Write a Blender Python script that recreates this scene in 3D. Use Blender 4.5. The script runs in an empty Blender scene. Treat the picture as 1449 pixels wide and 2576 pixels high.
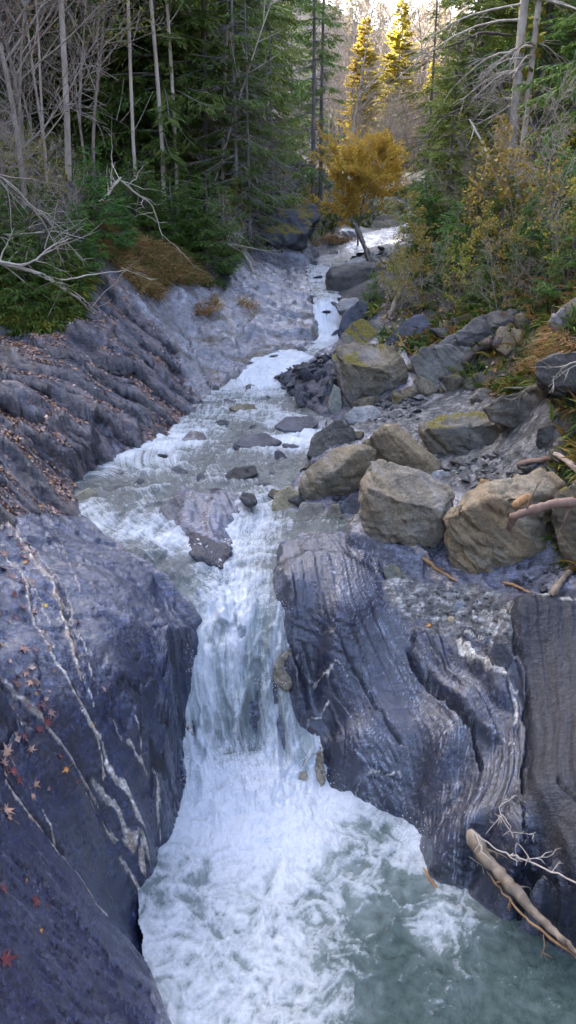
import bpy, bmesh, math, random
import numpy as np
from mathutils import Vector, Matrix
C = bpy.context.scene.collection
RNG = np.random.default_rng(7)
random.seed(7)
R = math.radians
# ------------------------------------------------------------------ authoring frame
# Survey points were read off the photograph (1449 x 2576 reading) and given a height or a distance.
CAMZ, PITCH, F = 5.0, R(22), 1982.0
CP, SP = math.cos(PITCH), math.sin(PITCH)
def ray(px, py):
    a = (np.asarray(px, float)-724.5)/F; b = (1288-np.asarray(py, float))/F
    return a, CP+b*SP, b*CP-SP
def at_z(px, py, z):
    x, y, w = ray(px, py); t = (z-CAMZ)/w
    return np.array([x*t, y*t, CAMZ+w*t])
def at_y(px, py, Y):
    x, y, w = ray(px, py); t = Y/y
    return np.array([x*t, y*t, CAMZ+w*t])
def uv_of(x, y): return x/y, np.log(y)

# ------------------------------------------------------------------ noise (numpy)
_P = RNG.permutation(256).astype(np.int32); _P = np.concatenate([_P, _P, _P])
_G = np.stack([np.cos(np.arange(256)*2.399963), np.sin(np.arange(256)*2.399963)], 1).astype(np.float32)
def perlin(x, y, seed=0):
    x = np.asarray(x, np.float32); y = np.asarray(y, np.float32)
    xi = np.floor(x).astype(np.int32); yi = np.floor(y).astype(np.int32)
    xf = x-xi; yf = y-yi
    u = xf*xf*xf*(xf*(xf*6-15)+10); v = yf*yf*yf*(yf*(yf*6-15)+10)
    def g(ix, iy, dx, dy):
        h = _P[_P[(ix+seed*37) & 255]+(iy & 255)]
        q = _G[h]; return q[..., 0]*dx+q[..., 1]*dy
    a = g(xi, yi, xf, yf); b = g(xi+1, yi, xf-1, yf)
    c = g(xi, yi+1, xf, yf-1); d = g(xi+1, yi+1, xf-1, yf-1)
    e = a+u*(b-a); f = c+u*(d-c)
    return 1.4*(e+v*(f-e))
def fbm(x, y, o=4, seed=0, g=.5, lac=2.03):
    s = 0; a = 1; t = 0
    for i in range(o):
        s = s+a*perlin(x, y, seed+i*5); t += a; a *= g; x = x*lac+13.7; y = y*lac-7.1
    return s/t*1.5
def ridged(x, y, o=3, seed=0):
    s = 0; a = 1; t = 0
    for i in range(o):
        s = s+a*(1-np.abs(perlin(x, y, seed+i*3))*2); t += a; a *= .5; x = x*2.1+3.3; y = y*2.1+9.1
    return s/t
def rnd(ix, iy, k): return _P[_P[(ix+k*11) & 255]+(iy & 255)]/255.0
def cells(x, y, seed=0):
    """plates of an irregular pavement: random height with a random tilt per cell, and the distance to the joint"""
    xi = np.floor(x).astype(np.int32); yi = np.floor(y).astype(np.int32)
    b1 = np.full(x.shape, 9., np.float32); b2 = b1.copy(); h = np.zeros_like(b1)
    for dx in (-1, 0, 1):
        for dy in (-1, 0, 1):
            ix, iy = xi+dx, yi+dy
            ax = ix+.1+.8*rnd(ix, iy, seed); ay = iy+.1+.8*rnd(ix, iy, seed+1)
            d = np.hypot(x-ax, y-ay)
            hh = rnd(ix, iy, seed+2)+(rnd(ix, iy, seed+3)-.5)*(x-ax)*.8+(rnd(ix, iy, seed+4)-.9)*(y-ay)*.8
            n = d < b1
            b2 = np.where(n, b1, np.minimum(b2, d)); h = np.where(n, hh, h); b1 = np.where(n, d, b1)
    return h, b2-b1
def sstep(a, b, x):
    t = np.clip((x-a)/(b-a), 0, 1); return t*t*(3-2*t)
class RBF:
    def __init__(s, u, v, f, c=.02):
        s.u, s.v, s.c = np.asarray(u, float), np.asarray(v, float), c
        n = len(s.u)
        A = np.zeros((n+3, n+3)); A[:n, :n] = np.sqrt((s.u[:, None]-s.u)**2+(s.v[:, None]-s.v)**2+c*c)
        A[:n, :n] -= 0
        A[:n, n] = 1; A[:n, n+1] = s.u; A[:n, n+2] = s.v; A[n:, :n] = A[:n, n:].T
        s.w = np.linalg.lstsq(A, np.concatenate([f, [0, 0, 0]]), rcond=None)[0]
    def __call__(s, u, v):
        sh = np.shape(u); u = np.ravel(u).astype(np.float32); v = np.ravel(v).astype(np.float32)
        out = (s.w[-3]+s.w[-2]*u+s.w[-1]*v).astype(np.float32)
        for k in range(len(s.u)):
            out += np.float32(s.w[k])*np.sqrt((u-np.float32(s.u[k]))**2+(v-np.float32(s.v[k]))**2+np.float32(s.c*s.c))
        return out.reshape(sh)
def seg_dist(u, v, pts, want_t=False):
    """distance to a polyline, and arc position along it"""
    best = np.full(np.shape(u), 1e9, np.float32); tt = np.zeros_like(best); side = np.zeros_like(best); L = 0
    for (a, b), (c, d) in zip(pts[:-1], pts[1:]):
        l2 = (c-a)**2+(d-b)**2+1e-12
        t = np.clip(((u-a)*(c-a)+(v-b)*(d-b))/l2, 0, 1)
        q = np.hypot(u-a-t*(c-a), v-b-t*(d-b))
        n = q < best
        best = np.where(n, q, best)
        if want_t:
            tt = np.where(n, L+t*math.sqrt(l2), tt)
            side = np.where(n, np.sign((c-a)*(v-b)-(d-b)*(u-a)), side)
        L += math.sqrt(l2)
    return (best, tt, side) if want_t else best
def in_poly(u, v, pts):
    ins = np.zeros(np.shape(u), bool); n = len(pts)
    for i in range(n):
        a, b = pts[i]; c, d = pts[(i+1) % n]
        if b == d: continue
        ins ^= ((b > v) != (d > v)) & (u < (c-a)*(v-b)/(d-b)+a)
    return ins
def poly_sd(u, v, pts):
    d = seg_dist(u, v, list(pts)+[pts[0]])
    return np.where(in_poly(u, v, pts), d, -d)

# ------------------------------------------------------------------ mesh output
def mesh_np(name, verts, quads=None, tris=None, attrs=None, smooth=True, mat=None):
    me = bpy.data.meshes.new(name)
    verts = np.asarray(verts, np.float32)
    nq = 0 if quads is None else len(quads); nt = 0 if tris is None else len(tris)
    me.vertices.add(len(verts)); me.vertices.foreach_set('co', verts.ravel())
    idx = []; st = []; tot = []
    if nq: idx.append(np.asarray(quads, np.int32).ravel()); st.append(np.arange(nq)*4); tot.append(np.full(nq, 4))
    if nt: idx.append(np.asarray(tris, np.int32).ravel()); st.append(nq*4+np.arange(nt)*3); tot.append(np.full(nt, 3))
    idx = np.concatenate(idx).astype(np.int32)
    me.loops.add(len(idx)); me.loops.foreach_set('vertex_index', idx)
    me.polygons.add(nq+nt)
    me.polygons.foreach_set('loop_start', np.concatenate(st).astype(np.int32))
    try: me.polygons.foreach_set('loop_total', np.concatenate(tot).astype(np.int32))
    except Exception: pass
    me.update(calc_edges=True)
    if smooth: me.polygons.foreach_set('use_smooth', np.ones(nq+nt, bool))
    else: me.polygons.foreach_set('use_smooth', np.zeros(nq+nt, bool))
    for k, a in (attrs or {}).items():
        a = np.asarray(a, np.float32)
        if a.ndim == 2:
            if a.shape[1] == 3: a = np.concatenate([a, np.ones((len(a), 1), np.float32)], 1)
            at = me.attributes.new(k, 'FLOAT_COLOR', 'POINT'); at.data.foreach_set('color', a.ravel())
        else:
            at = me.attributes.new(k, 'FLOAT', 'POINT'); at.data.foreach_set('value', a.ravel())
    if mat: me.materials.append(mat)
    return me
def link(name, me, parent=None, loc=None):
    o = bpy.data.objects.new(name, me); C.objects.link(o)
    if parent: o.parent = parent
    if loc is not None: o.location = loc
    return o
def tag(o, label=None, cat=None, group=None, kind=None):
    if label: o['label'] = label
    if cat: o['category'] = cat
    if group: o['group'] = group
    if kind: o['kind'] = kind
    return o
def empty(name, loc=(0, 0, 0)):
    o = bpy.data.objects.new(name, None); C.objects.link(o); o.location = loc; o.empty_display_size = .1; return o

# ------------------------------------------------------------------ materials
class NT:
    def __init__(s, name):
        s.m = bpy.data.materials.new(name); s.m.use_nodes = True; s.t = s.m.node_tree; s.n = s.t.nodes
        s.b = s.n['Principled BSDF']
    def new(s, ty, **kw):
        n = s.n.new(ty)
        for k, v in kw.items():
            if k.startswith('_'): setattr(n, k[1:], v)
            else: n.inputs[k.replace('_', ' ')].default_value = v
        return n
    def l(s, a, b): s.t.links.new(a, b)
    def attr(s, name): return s.new('ShaderNodeAttribute', _attribute_name=name)
    def noise(s, scale, detail=4, rough=.55, vec=None, stretch=None):
        n = s.new('ShaderNodeTexNoise', Scale=scale, Detail=detail, Roughness=rough)
        tc = s.new('ShaderNodeTexCoord'); v = tc.outputs['Object']
        if stretch:
            mp = s.new('ShaderNodeMapping'); mp.inputs['Scale'].default_value = stretch[:3]
            if len(stretch) > 3: mp.inputs['Rotation'].default_value = stretch[3:]
            s.l(v, mp.inputs['Vector']); v = mp.outputs['Vector']
        s.l(v, n.inputs['Vector']); return n
    def ramp(s, src, stops):
        r = s.new('ShaderNodeValToRGB'); e = r.color_ramp.elements
        while len(e) < len(stops): e.new(.5)
        for q, (p, c) in zip(e, stops):
            q.position = p; q.color = (c, c, c, 1) if not hasattr(c, '__len__') else (*c, 1)
        s.l(src, r.inputs['Fac']); return r
    def mix(s, fac, a, b, mode='MIX'):
        m = s.new('ShaderNodeMix', _data_type='RGBA', _blend_type=mode)
        for sock, val in ((m.inputs['Factor'], fac), (m.inputs['A'], a), (m.inputs['B'], b)):
            if hasattr(val, 'is_linked') or hasattr(val, 'links'): s.l(val, sock)
            elif hasattr(val, '__len__'): sock.default_value = (*val, 1)
            else: sock.default_value = val
        return m.outputs['Result']
    def math(s, op, a, b=0.0):
        m = s.new('ShaderNodeMath', _operation=op)
        for sock, val in ((m.inputs[0], a), (m.inputs[1], b)):
            if hasattr(val, 'links'): s.l(val, sock)
            else: sock.default_value = val
        return m.outputs[0]
    def bump(s, h, strength, dist, prev=None):
        b = s.new('ShaderNodeBump', Strength=strength, Distance=dist); s.l(h, b.inputs['Height'])
        if prev: s.l(prev, b.inputs['Normal'])
        return b.outputs['Normal']

def simple_mat(name, c1, c2, scale=6, rough=.8, bump=.3, bdist=.01, stretch=None, spec=.3, objvar=0.0, transl=None):
    t = NT(name); n = t.noise(scale, 5, .6, stretch=stretch)
    r = t.ramp(n.outputs['Fac'], [(.3, 0), (.7, 1)])
    col = t.mix(r.outputs['Color'], c1, c2)
    if objvar:
        oi = t.new('ShaderNodeObjectInfo')
        hv = t.new('ShaderNodeHueSaturation')
        mr = t.new('ShaderNodeMapRange'); mr.inputs['To Min'].default_value = 1-objvar; mr.inputs['To Max'].default_value = 1+objvar
        t.l(oi.outputs['Random'], mr.inputs['Value']); t.l(mr.outputs['Result'], hv.inputs['Value'])
        mr2 = t.new('ShaderNodeMapRange'); mr2.inputs['To Min'].default_value = .5-objvar*.06; mr2.inputs['To Max'].default_value = .5+objvar*.05
        t.l(oi.outputs['Random'], mr2.inputs['Value']); t.l(mr2.outputs['Result'], hv.inputs['Hue'])
        t.l(col, hv.inputs['Color']); col = hv.outputs['Color']
    t.l(col, t.b.inputs['Base Color']); t.b.inputs['Roughness'].default_value = rough
    t.b.inputs['Specular IOR Level'].default_value = spec
    if bump: t.l(t.bump(n.outputs['Fac'], bump, bdist), t.b.inputs['Normal'])
    return t.m
# ------------------------------------------------------------------ ground survey
GP = []   # (px, py, 'z'|'y', value)
def gz(*a):
    for px, py, z in a: GP.append(at_z(px, py, z))
def gy(*a):
    for px, py, Y in a: GP.append(at_y(px, py, Y))
# slab on the near side of the pool
gz((-250, 3100, 1.1), (250, 3100, .4), (700, 3100, -.5), (1300, 3100, -.5), (1800, 3000, .3),
   (0, 2576, 1.0), (200, 2576, .55), (390, 2576, .05), (1500, 2576, -.3),
   (0, 2400, 1.2), (200, 2400, .68), (335, 2410, .1), 
   (0, 2200, 1.38), (150, 2200, .92), (270, 2200, .42), (350, 2230, .03), 
   (0, 2000, 1.55), (200, 2000, 1.1), (330, 2000, .74), (425, 2000, .42), (440, 2060, .2), (410, 2130, .03),
   (0, 1800, 1.82), (200, 1800, 1.5), (350, 1800, 1.22), (448, 1780, .95), (455, 1900, .62),
   (0, 1600, 2.06), (200, 1600, 1.8), (350, 1600, 1.6), (455, 1620, 1.4), (500, 1560, 1.32),
   (0, 1400, 2.26), (100, 1400, 2.12), (230, 1400, 1.95), (360, 1420, 1.72), (500, 1510, 1.42), (0, 1300, 2.34), (120, 1300, 2.13), (195, 1285, 1.94),
   (-250, 1800, 2.4), (-250, 2300, 1.8), (-250, 1300, 2.75))
# shale bank
gz((190, 1225, 1.97), (300, 1150, 2.0), (445, 1090, 2.03), (500, 1030, 2.1), (600, 965, 2.2),
   (0, 1200, 2.46), (0, 1100, 2.62), (0, 1000, 2.82), (0, 900, 3.05), (0, 820, 3.25), (110, 1150, 2.3), (100, 1000, 2.74),
   (200, 1150, 2.12), (200, 1000, 2.6), (200, 900, 2.95), (200, 800, 3.3), (240, 700, 3.75), (300, 1000, 2.45), (300, 870, 2.98),
   (400, 1050, 2.13), (400, 950, 2.5), (400, 850, 2.9), (400, 750, 3.3), (350, 650, 3.95),
   (470, 960, 2.28), (480, 850, 2.7), (560, 930, 2.32), (560, 850, 2.68), (560, 760, 3.15), (520, 700, 3.5),
   (-200, 1000, 3.02), (-200, 820, 3.55))
gy((0, 700, 12), (0, 600, 12.7), (0, 500, 13.5), (0, 400, 15), (0, 300, 18), (110, 640, 12.4), (110, 500, 14), (200, 600, 13.4), (220, 500, 14.6),
   (330, 570, 15.4), (330, 500, 17), (200, 400, 17), (400, 600, 15.8), (500, 600, 17), (560, 650, 16.6), (480, 520, 20), (300, 400, 22), (-200, 600, 12.2), (-200, 400, 14.5),
   (100, 250, 24), (400, 400, 27), (550, 420, 28), (300, 250, 32), (600, 300, 38), (100, 50, 38), (400, 50, 46), (-300, 250, 18))
gz((630, 900, 2.42), (700, 880, 2.54), (720, 850, 2.63), (740, 780, 2.95), (720, 700, 3.36), (785, 800, 2.83), (795, 850, 2.62), (780, 720, 3.24), (785, 670, 3.47), (800, 640, 3.62))
gy((700, 620, 19), (620, 600, 18.8), (600, 560, 19.5), (660, 610, 19), (690, 560, 19.2), (740, 560, 20), (610, 480, 21.5), (690, 480, 22), (770, 500, 23), (770, 575, 21), (830, 590, 22), (700, 400, 29), (800, 430, 30), (830, 350, 42))
# far end of the valley floor and right-hand slope
gy((955, 602, 23.5), (1048, 590, 24.5), (940, 572, 26.5), (1052, 562, 27.5), (1000, 520, 34), (900, 520, 34), (1090, 560, 24), (1050, 620, 19), (1000, 690, 16.2), (940, 700, 15.6), (1060, 700, 15), (1200, 700, 13), (1320, 700, 11.5), (1449, 700, 10), (1449, 600, 12), (1320, 600, 13.5), (1200, 600, 15.5),
   (1449, 500, 14.5), (1320, 500, 17), (1200, 500, 20), (1449, 400, 18), (1300, 400, 22), (1150, 480, 26), (1449, 300, 23), (1300, 250, 32), (1150, 400, 38), (1650, 600, 10), (1650, 400, 13), (1449, 50, 36), (1250, 100, 46))
gz((868, 860, 2.58), (875, 780, 2.95), (865, 720, 3.27), (900, 660, 3.5), (760, 935, 2.35), (700, 965, 2.18), (800, 1000, 2.2), (830, 940, 2.5), (900, 850, 2.8), (950, 790, 3.1), (1050, 800, 3.15), (1200, 800, 3.3), (1300, 800, 3.45), (1449, 800, 3.75), (1650, 800, 3.85),
   (840, 1030, 2.15), (800, 1090, 2.05), (920, 1000, 2.35), (1000, 1000, 2.42), (1100, 1010, 2.48), (1200, 960, 2.7), (1100, 900, 2.85), (1300, 950, 2.85), (1449, 1000, 3.1), (1449, 900, 3.4), (1650, 900, 3.5),
   (900, 1080, 2.25), (1050, 1100, 2.3), (1150, 1190, 2.2), (1250, 1100, 2.45), (1250, 1180, 2.3), (1400, 1150, 2.55), (1650, 1150, 2.8), (1449, 1250, 2.35), (1449, 1400, 1.95), (1650, 1400, 2.05),
   (770, 1170, 1.98), (720, 1240, 1.92), (840, 1220, 2.0), (900, 1230, 2.02), (860, 1310, 1.86), (960, 1350, 1.82), (1050, 1390, 1.78), (1200, 1430, 1.72), (1350, 1450, 1.75))
# right-hand shelf beside the fall
gz((700, 1370, 1.8), (700, 1420, 1.72), (745, 1330, 1.8), (800, 1400, 1.78), (850, 1345, 1.84), (950, 1450, 1.66), (1100, 1490, 1.58), (1250, 1480, 1.64), (1449, 1500, 1.75),
   (710, 1500, 1.6), (725, 1560, 1.38), (850, 1550, 1.45), (960, 1600, 1.27), (1060, 1560, 1.4), (1150, 1610, 1.32), (1300, 1540, 1.64), (1449, 1600, 1.52),
   (745, 1690, 1.02), (830, 1650, 1.13), (780, 1760, .68), (825, 1850, .44), (835, 1900, .38), (900, 1800, .70), (950, 1700, .99), (1050, 1750, .88), (1120, 1720, 1.02), (1200, 1760, 1.02), (1200, 1660, 1.22), (1330, 1700, 1.22), (1449, 1800, 1.2), (1650, 1800, 1.45),
   (830, 2010, 0), (900, 1910, .44), (930, 2030, .05), (1030, 2095, 0), (1000, 1900, .50), (1045, 1980, .28), (1120, 1880, .70), (1130, 1960, .47), (1060, 2010, .22), (1250, 1950, .72), (1330, 1950, .84), (1449, 2000, .94), (1650, 2000, 1.2),
   (1165, 2020, .42), (1120, 2080, .36), (1060, 2130, .05), (1065, 2200, 0), (1180, 2095, .45), (1240, 2100, .55), (1300, 2190, .44), (1330, 2262, .28), (1449, 2250, .52), (1449, 2370, .20),
   (1100, 2235, 0), (1190, 2190, .15), (1200, 2300, -.05), (1300, 2345, -.1), (1449, 2440, -.08), (1600, 2500, -.05), (1700, 2200, .8), (1200, 2400, -.25), (1400, 2500, -.25))
GP = np.array(GP)
_u, _v = uv_of(GP[:, 0], GP[:, 1])
ground_rbf = RBF(_u, _v, GP[:, 2]/GP[:, 1], .012)      # interpolate slope angle z/y: no scale jump between near and far
def zr(px, py, z):
    p = at_z(px, py, z); return uv_of(p[0], p[1])
def zmarch(px, py, f, y0=2.0, y1=60):
    """first hit of a survey ray with a height function"""
    x, y, w = ray(px, py); Y = np.exp(np.linspace(math.log(y0), math.log(y1), 900)); t = Y/y
    h = f(np.full_like(Y, x/y), np.log(Y)); d = CAMZ+w*t-h
    k = np.nonzero(d < 0)[0]; k = k[0] if len(k) else len(Y)-1
    return np.array([x*t[k], Y[k], h[k]])
def g0(u, v): return ground_rbf(u, v)*np.exp(v)
def GUV(*pts):
    """survey pixels to plan coordinates on the bare ground"""
    out = []
    for px, py in pts:
        p = zmarch(px, py, g0); out.append(uv_of(p[0], p[1]))
    return out

# ------------------------------------------------------------------ water
WP = []
for px, py, z in ((0, 3100, 0), (700, 3100, 0), (1449, 3100, 0), (0, 2576, 0), (1449, 2576, 0), (400, 2576, 0), (800, 2576, 0), (1100, 2400, 0), (1449, 2400, 0), (500, 2400, 0), (330, 2300, 0), (700, 2300, 0), (1000, 2200, 0), (420, 2120, 0), (600, 2120, .02), (800, 2120, .02), (950, 2060, .0),
                  (470, 2020, .04), (560, 2000, .10), (660, 1985, .16), (760, 2010, .08), (830, 2000, .05), (1050, 2120, 0), (470, 1950, .15), (560, 1920, .24), (660, 1930, .22), (760, 1950, .16), (820, 1960, .1), (470, 1860, .36), (560, 1850, .36), (640, 1850, .36), (740, 1870, .36), (800, 1890, .32),
                  (470, 1780, .62), (560, 1750, .68), (640, 1750, .70), (720, 1790, .62), (490, 1690, .90), (600, 1680, .92), (690, 1690, .92), (520, 1600, 1.16), (600, 1600, 1.18), (700, 1600, 1.22), (530, 1530, 1.34), (600, 1530, 1.36), (690, 1520, 1.44), (545, 1460, 1.50), (610, 1440, 1.56), (680, 1430, 1.62), (640, 1350, 1.70), (700, 1320, 1.80),
                  (480, 1440, 1.56), (420, 1385, 1.68), (330, 1400, 1.70), (300, 1330, 1.82), (225, 1290, 1.90), (620, 1285, 1.84), (740, 1290, 1.88), (480, 1225, 1.93), (350, 1240, 1.92), (205, 1240, 1.93), (300, 1180, 1.96), (620, 1220, 1.92), (720, 1200, 1.95), (850, 1330, 1.88),
                  (450, 1110, 2.01), (600, 1120, 2.02), (750, 1120, 2.02), (500, 1050, 2.08), (620, 1040, 2.09), (760, 1050, 2.09), (560, 990, 2.15), (660, 985, 2.16), (740, 1000, 2.15), (620, 950, 2.22), (660, 925, 2.34), (720, 905, 2.44), (790, 890, 2.48), (840, 880, 2.5), (828, 850, 2.58), (830, 800, 2.85), (828, 760, 3.10), (805, 715, 3.26), (805, 680, 3.44), (810, 650, 3.58)): WP.append(at_z(px, py, z))
for px, py, Y in ((860, 628, 21), (930, 603, 23), (1000, 588, 24.8), (1030, 572, 27)): WP.append(at_y(px, py, Y)+np.array([0, 0, .05]))
WP = np.array(WP); _u, _v = uv_of(WP[:, 0], WP[:, 1])
water_rbf = RBF(_u, _v, WP[:, 2]/WP[:, 1], .012)
def w0(u, v): return water_rbf(u, v)*np.exp(v)
def WUV(*pts):
    out = []
    for px, py in pts:
        p = zmarch(px, py, w0); out.append(uv_of(p[0], p[1]))
    return out
STREAM = WUV((500, 3000), (470, 2720), (424, 2576), (372, 2430), (352, 2250), (400, 2130), (430, 2080), (450, 2000), (448, 1900), (455, 1780), (480, 1660), (505, 1560), (480, 1520), (330, 1420), (200, 1300), (180, 1215), (290, 1150), (430, 1090), (480, 1040), (580, 960), (640, 905), (720, 880), (790, 870), (806, 830), (800, 760), (785, 710), (785, 650), (820, 625), (900, 595), (965, 580), (1030, 566), (1042, 585), (1000, 608), (880, 640),
             (825, 700), (845, 760), (862, 810), (858, 870), (800, 905), (700, 950), (760, 1020), (830, 1060), (800, 1110), (780, 1170), (720, 1240), (690, 1290), (770, 1300), (880, 1330), (860, 1360), (760, 1340), (700, 1390), (690, 1470), (725, 1560), (745, 1680), (720, 1720), (790, 1850), (830, 1920), (840, 1980), (930, 2020), (1050, 2080), (1075, 2200), (1200, 2270), (1330, 2340), (1600, 2480), (1900, 3000))

# steps, blocks and joints in the rock: (outline, height, edge width, tilt)
PLATES = []
def plate(pts, h, w=.004): PLATES.append((GUV(*pts), h, w))
plate([(-300, 1700), (0, 1975), (70, 2075), (165, 2190), (250, 2305), (330, 2405), (385, 2475), (440, 2600), (500, 2900), (-400, 2900)], .17, .006)
plate([(150, 2145), (205, 2130), (255, 2112), (265, 2080), (230, 2030), (120, 1905), (30, 1790), (0, 1760), (-200, 1640), (-200, 1760), (0, 1960), (80, 2075)], .10, .004)
plate([(165, 2165), (262, 2135), (262, 2110), (150, 2140)], .07, .003)
plate([(172, 2185), (268, 2155), (265, 2130), (160, 2160)], .05, .003)
plate([(0, 1700), (100, 1800), (215, 1920), (260, 2000), (330, 2100), (290, 2140), (250, 2090), (130, 1910), (0, 1770)], -.07, .008)
plate([(285, 1740), (345, 1725), (420, 1660), (440, 1600), (455, 1560), (480, 1640), (455, 1800), (300, 1860), (250, 1800)], -.06, .004)
plate([(0, 1850), (35, 1810), (20, 1760), (-100, 1700), (-100, 1850)], .05, .003)
# right shelf blocks
plate([(1025, 1600), (1090, 1620), (1150, 1690), (1210, 1800), (1190, 1840), (1100, 1740), (1040, 1680)], .0, .004)
plate([(1035, 1590), (1110, 1600), (1130, 1690), (1230, 1790), (1260, 1870), (1230, 1880), (1120, 1770), (1045, 1690)], .09, .005)
plate([(1150, 1590), (1215, 1590), (1275, 1690), (1290, 1790), (1240, 1760), (1180, 1690)], .10, .006)
plate([(1285, 1525), (1360, 1512), (1600, 1500), (1900, 1800), (1900, 2500), (1520, 2500), (1440, 2290), (1335, 2000), (1325, 1800), (1300, 1660)], .10, .007)
plate([(700, 1420), (760, 1395), (860, 1400), (960, 1460), (960, 1530), (880, 1600), (800, 1610), (735, 1580), (715, 1500)], .05, .012)
plate([(870, 1330), (930, 1310), (1010, 1370), (1090, 1420), (1060, 1450), (960, 1410), (870, 1380)], .12, .007)
plate([(1120, 1890), (1160, 1985), (1140, 2030), (1080, 2060), (1040, 2020), (1070, 1960), (1100, 1910)], .06, .007)
# ledges on the shale bank (dark undercut edges in the photograph)
for pts, h in (([(10, 1010), (80, 1005), (160, 1030), (90, 990), (40, 960), (-50, 960)], .12), ([(250, 1065), (360, 1105), (350, 1060), (270, 1030), (230, 1030)], .14), ([(180, 1190), (240, 1150), (245, 1090), (200, 1070), (120, 1090), (100, 1130)], .22),
               ([(60, 1130), (150, 1120), (190, 1080), (110, 1060), (30, 1080)], .12), ([(180, 850), (275, 862), (290, 830), (210, 810), (160, 820)], .14), ([(380, 1020), (440, 1040), (420, 1060), (300, 1030), (300, 1000)], .07), ([(290, 870), (420, 900), (440, 960), (330, 930)], .06),
               ([(470, 850), (600, 860), (600, 900), (560, 900), (480, 890)], .08), ([(640, 810), (800, 815), (790, 850), (700, 850), (610, 840)], .12), ([(740, 770), (800, 780), (800, 815), (700, 800)], .10)):
    plate(pts, h, .006)
plate([(240, 1900), (330, 1880), (430, 1890), (455, 1960), (430, 2070), (390, 2120), (330, 2100), (280, 2010)], -.05, .004)
plate([(385, 1440), (470, 1520), (505, 1560), (470, 1600), (430, 1560), (380, 1480)], -.05, .005)
PLATES = [(p, h, w) for p, h, w in PLATES if abs(h) > 1e-6]

# pale mineral seams: (points, half width m, strength, raised m, rusty)
VEINS = []
def vein(pts, w, s=1, h=.01, rust=0, crack=0): VEINS.append((GUV(*pts), w, s, h, rust, crack))
vein([(15, 1318), (55, 1365), (100, 1425), (135, 1480), (152, 1530)], .028, 1, .03, .5, .04)
vein([(135, 1475), (152, 1530), (172, 1600), (190, 1660), (205, 1720)], .017, 1, .02, .6, .03)
vein([(190, 1660), (232, 1760), (238, 1790)], .006)
vein([(0, 1375), (60, 1450), (85, 1560), (150, 1680), (215, 1800), (250, 1880), (260, 1960)], .014, 1, .015, .35, .02)
vein([(205, 1795), (262, 1890), (275, 1950)], .008)
vein([(262, 1925), (320, 1990), (345, 2060), (372, 2105)], .018, 1, .015, .1)
vein([(0, 1712), (60, 1765), (140, 1850), (200, 1930), (240, 2010)], .022, .7, .02, .3, .05)
vein([(30, 1770), (130, 1900), (240, 2040), (300, 2110)], .010, .9, .01, .2)
vein([(20, 2030), (100, 2110), (170, 2200), (250, 2310), (330, 2405), (380, 2470)], .011, 1, .012, .2)
vein([(70, 2085), (130, 2150), (160, 2200)], .008, 1, .01, .5)
vein([(160, 2190), (240, 2295), (270, 2330)], .007, .8, .01, .7)
vein([(110, 2070), (140, 2130)], .006, 1, .01, .6)
vein([(465, 1585), (472, 1650), (462, 1740), (464, 1840)], .020, .8, .03, .3)
vein([(385, 1935), (402, 1985), (396, 2050), (405, 2105)], .008, .9)
vein([(435, 1600), (450, 1680), (470, 1700)], .005, .7)
vein([(360, 1560), (400, 1600), (430, 1640), (460, 1640)], .004, .5, .004, .5)
vein([(120, 1300), (160, 1380), (205, 1500)], .006, .7, .006, .6)
vein([(180, 1560), (215, 1640), (240, 1730)], .006, .9)
vein([(280, 1800), (300, 1850), (310, 1885)], .006, .9)
vein([(345, 1840), (360, 1890)], .006, .8)
vein([(320, 1870), (360, 1910), (372, 1960)], .007, .9)
vein([(300, 2165), (345, 2230), (385, 2300)], .013, 1)
vein([(310, 2110), (350, 2105), (370, 2140), (350, 2180)], .012, .9, .01, .5)
vein([(60, 1440), (100, 1510), (130, 1580)], .007, .8)
vein([(230, 1960), (300, 2060), (330, 2130)], .012, .8)
# right
vein([(1150, 1612), (1165, 1640), (1205, 1690), (1255, 1718), (1280, 1735), (1300, 1790), (1292, 1830)], .022, .9, .035, .15, .02)
vein([(1160, 1610), (1225, 1640), (1260, 1680)], .007)
vein([(1200, 1685), (1260, 1690)], .006)
vein([(1270, 1680), (1290, 1735), (1310, 1745)], .010)
vein([(1282, 1545), (1300, 1515), (1380, 1522), (1449, 1545), (1600, 1590)], .010, .8, .02, .2)
vein([(1290, 1890), (1240, 1960), (1200, 1985)], .004, .8)
vein([(1300, 1870), (1250, 1860)], .004, .8)
vein([(1250, 2020), (1320, 2000)], .004, .7)
vein([(760, 1690), (880, 1705)], .004, .8)
vein([(740, 1788), (830, 1770)], .006, .9)
vein([(755, 1800), (800, 1860), (815, 1890)], .007, .9)
vein([(900, 1945), (1010, 1958)], .004, .8)
vein([(400, 1265), (430, 1310)], .018, .7, .01, .1)
vein([(480, 1290), (510, 1300)], .010, .5)
vein([(930, 1330), (1000, 1390), (1080, 1440), (1150, 1470)], .02, .5, .02, .5)
vein([(1080, 1450), (1140, 1480)], .02, .5, .02, .9)
vein([(1040, 1570), (1100, 1590)], .01, .4)
vein([(560, 760), (590, 840), (585, 900)], .05, .35, .02, .6)
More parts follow.
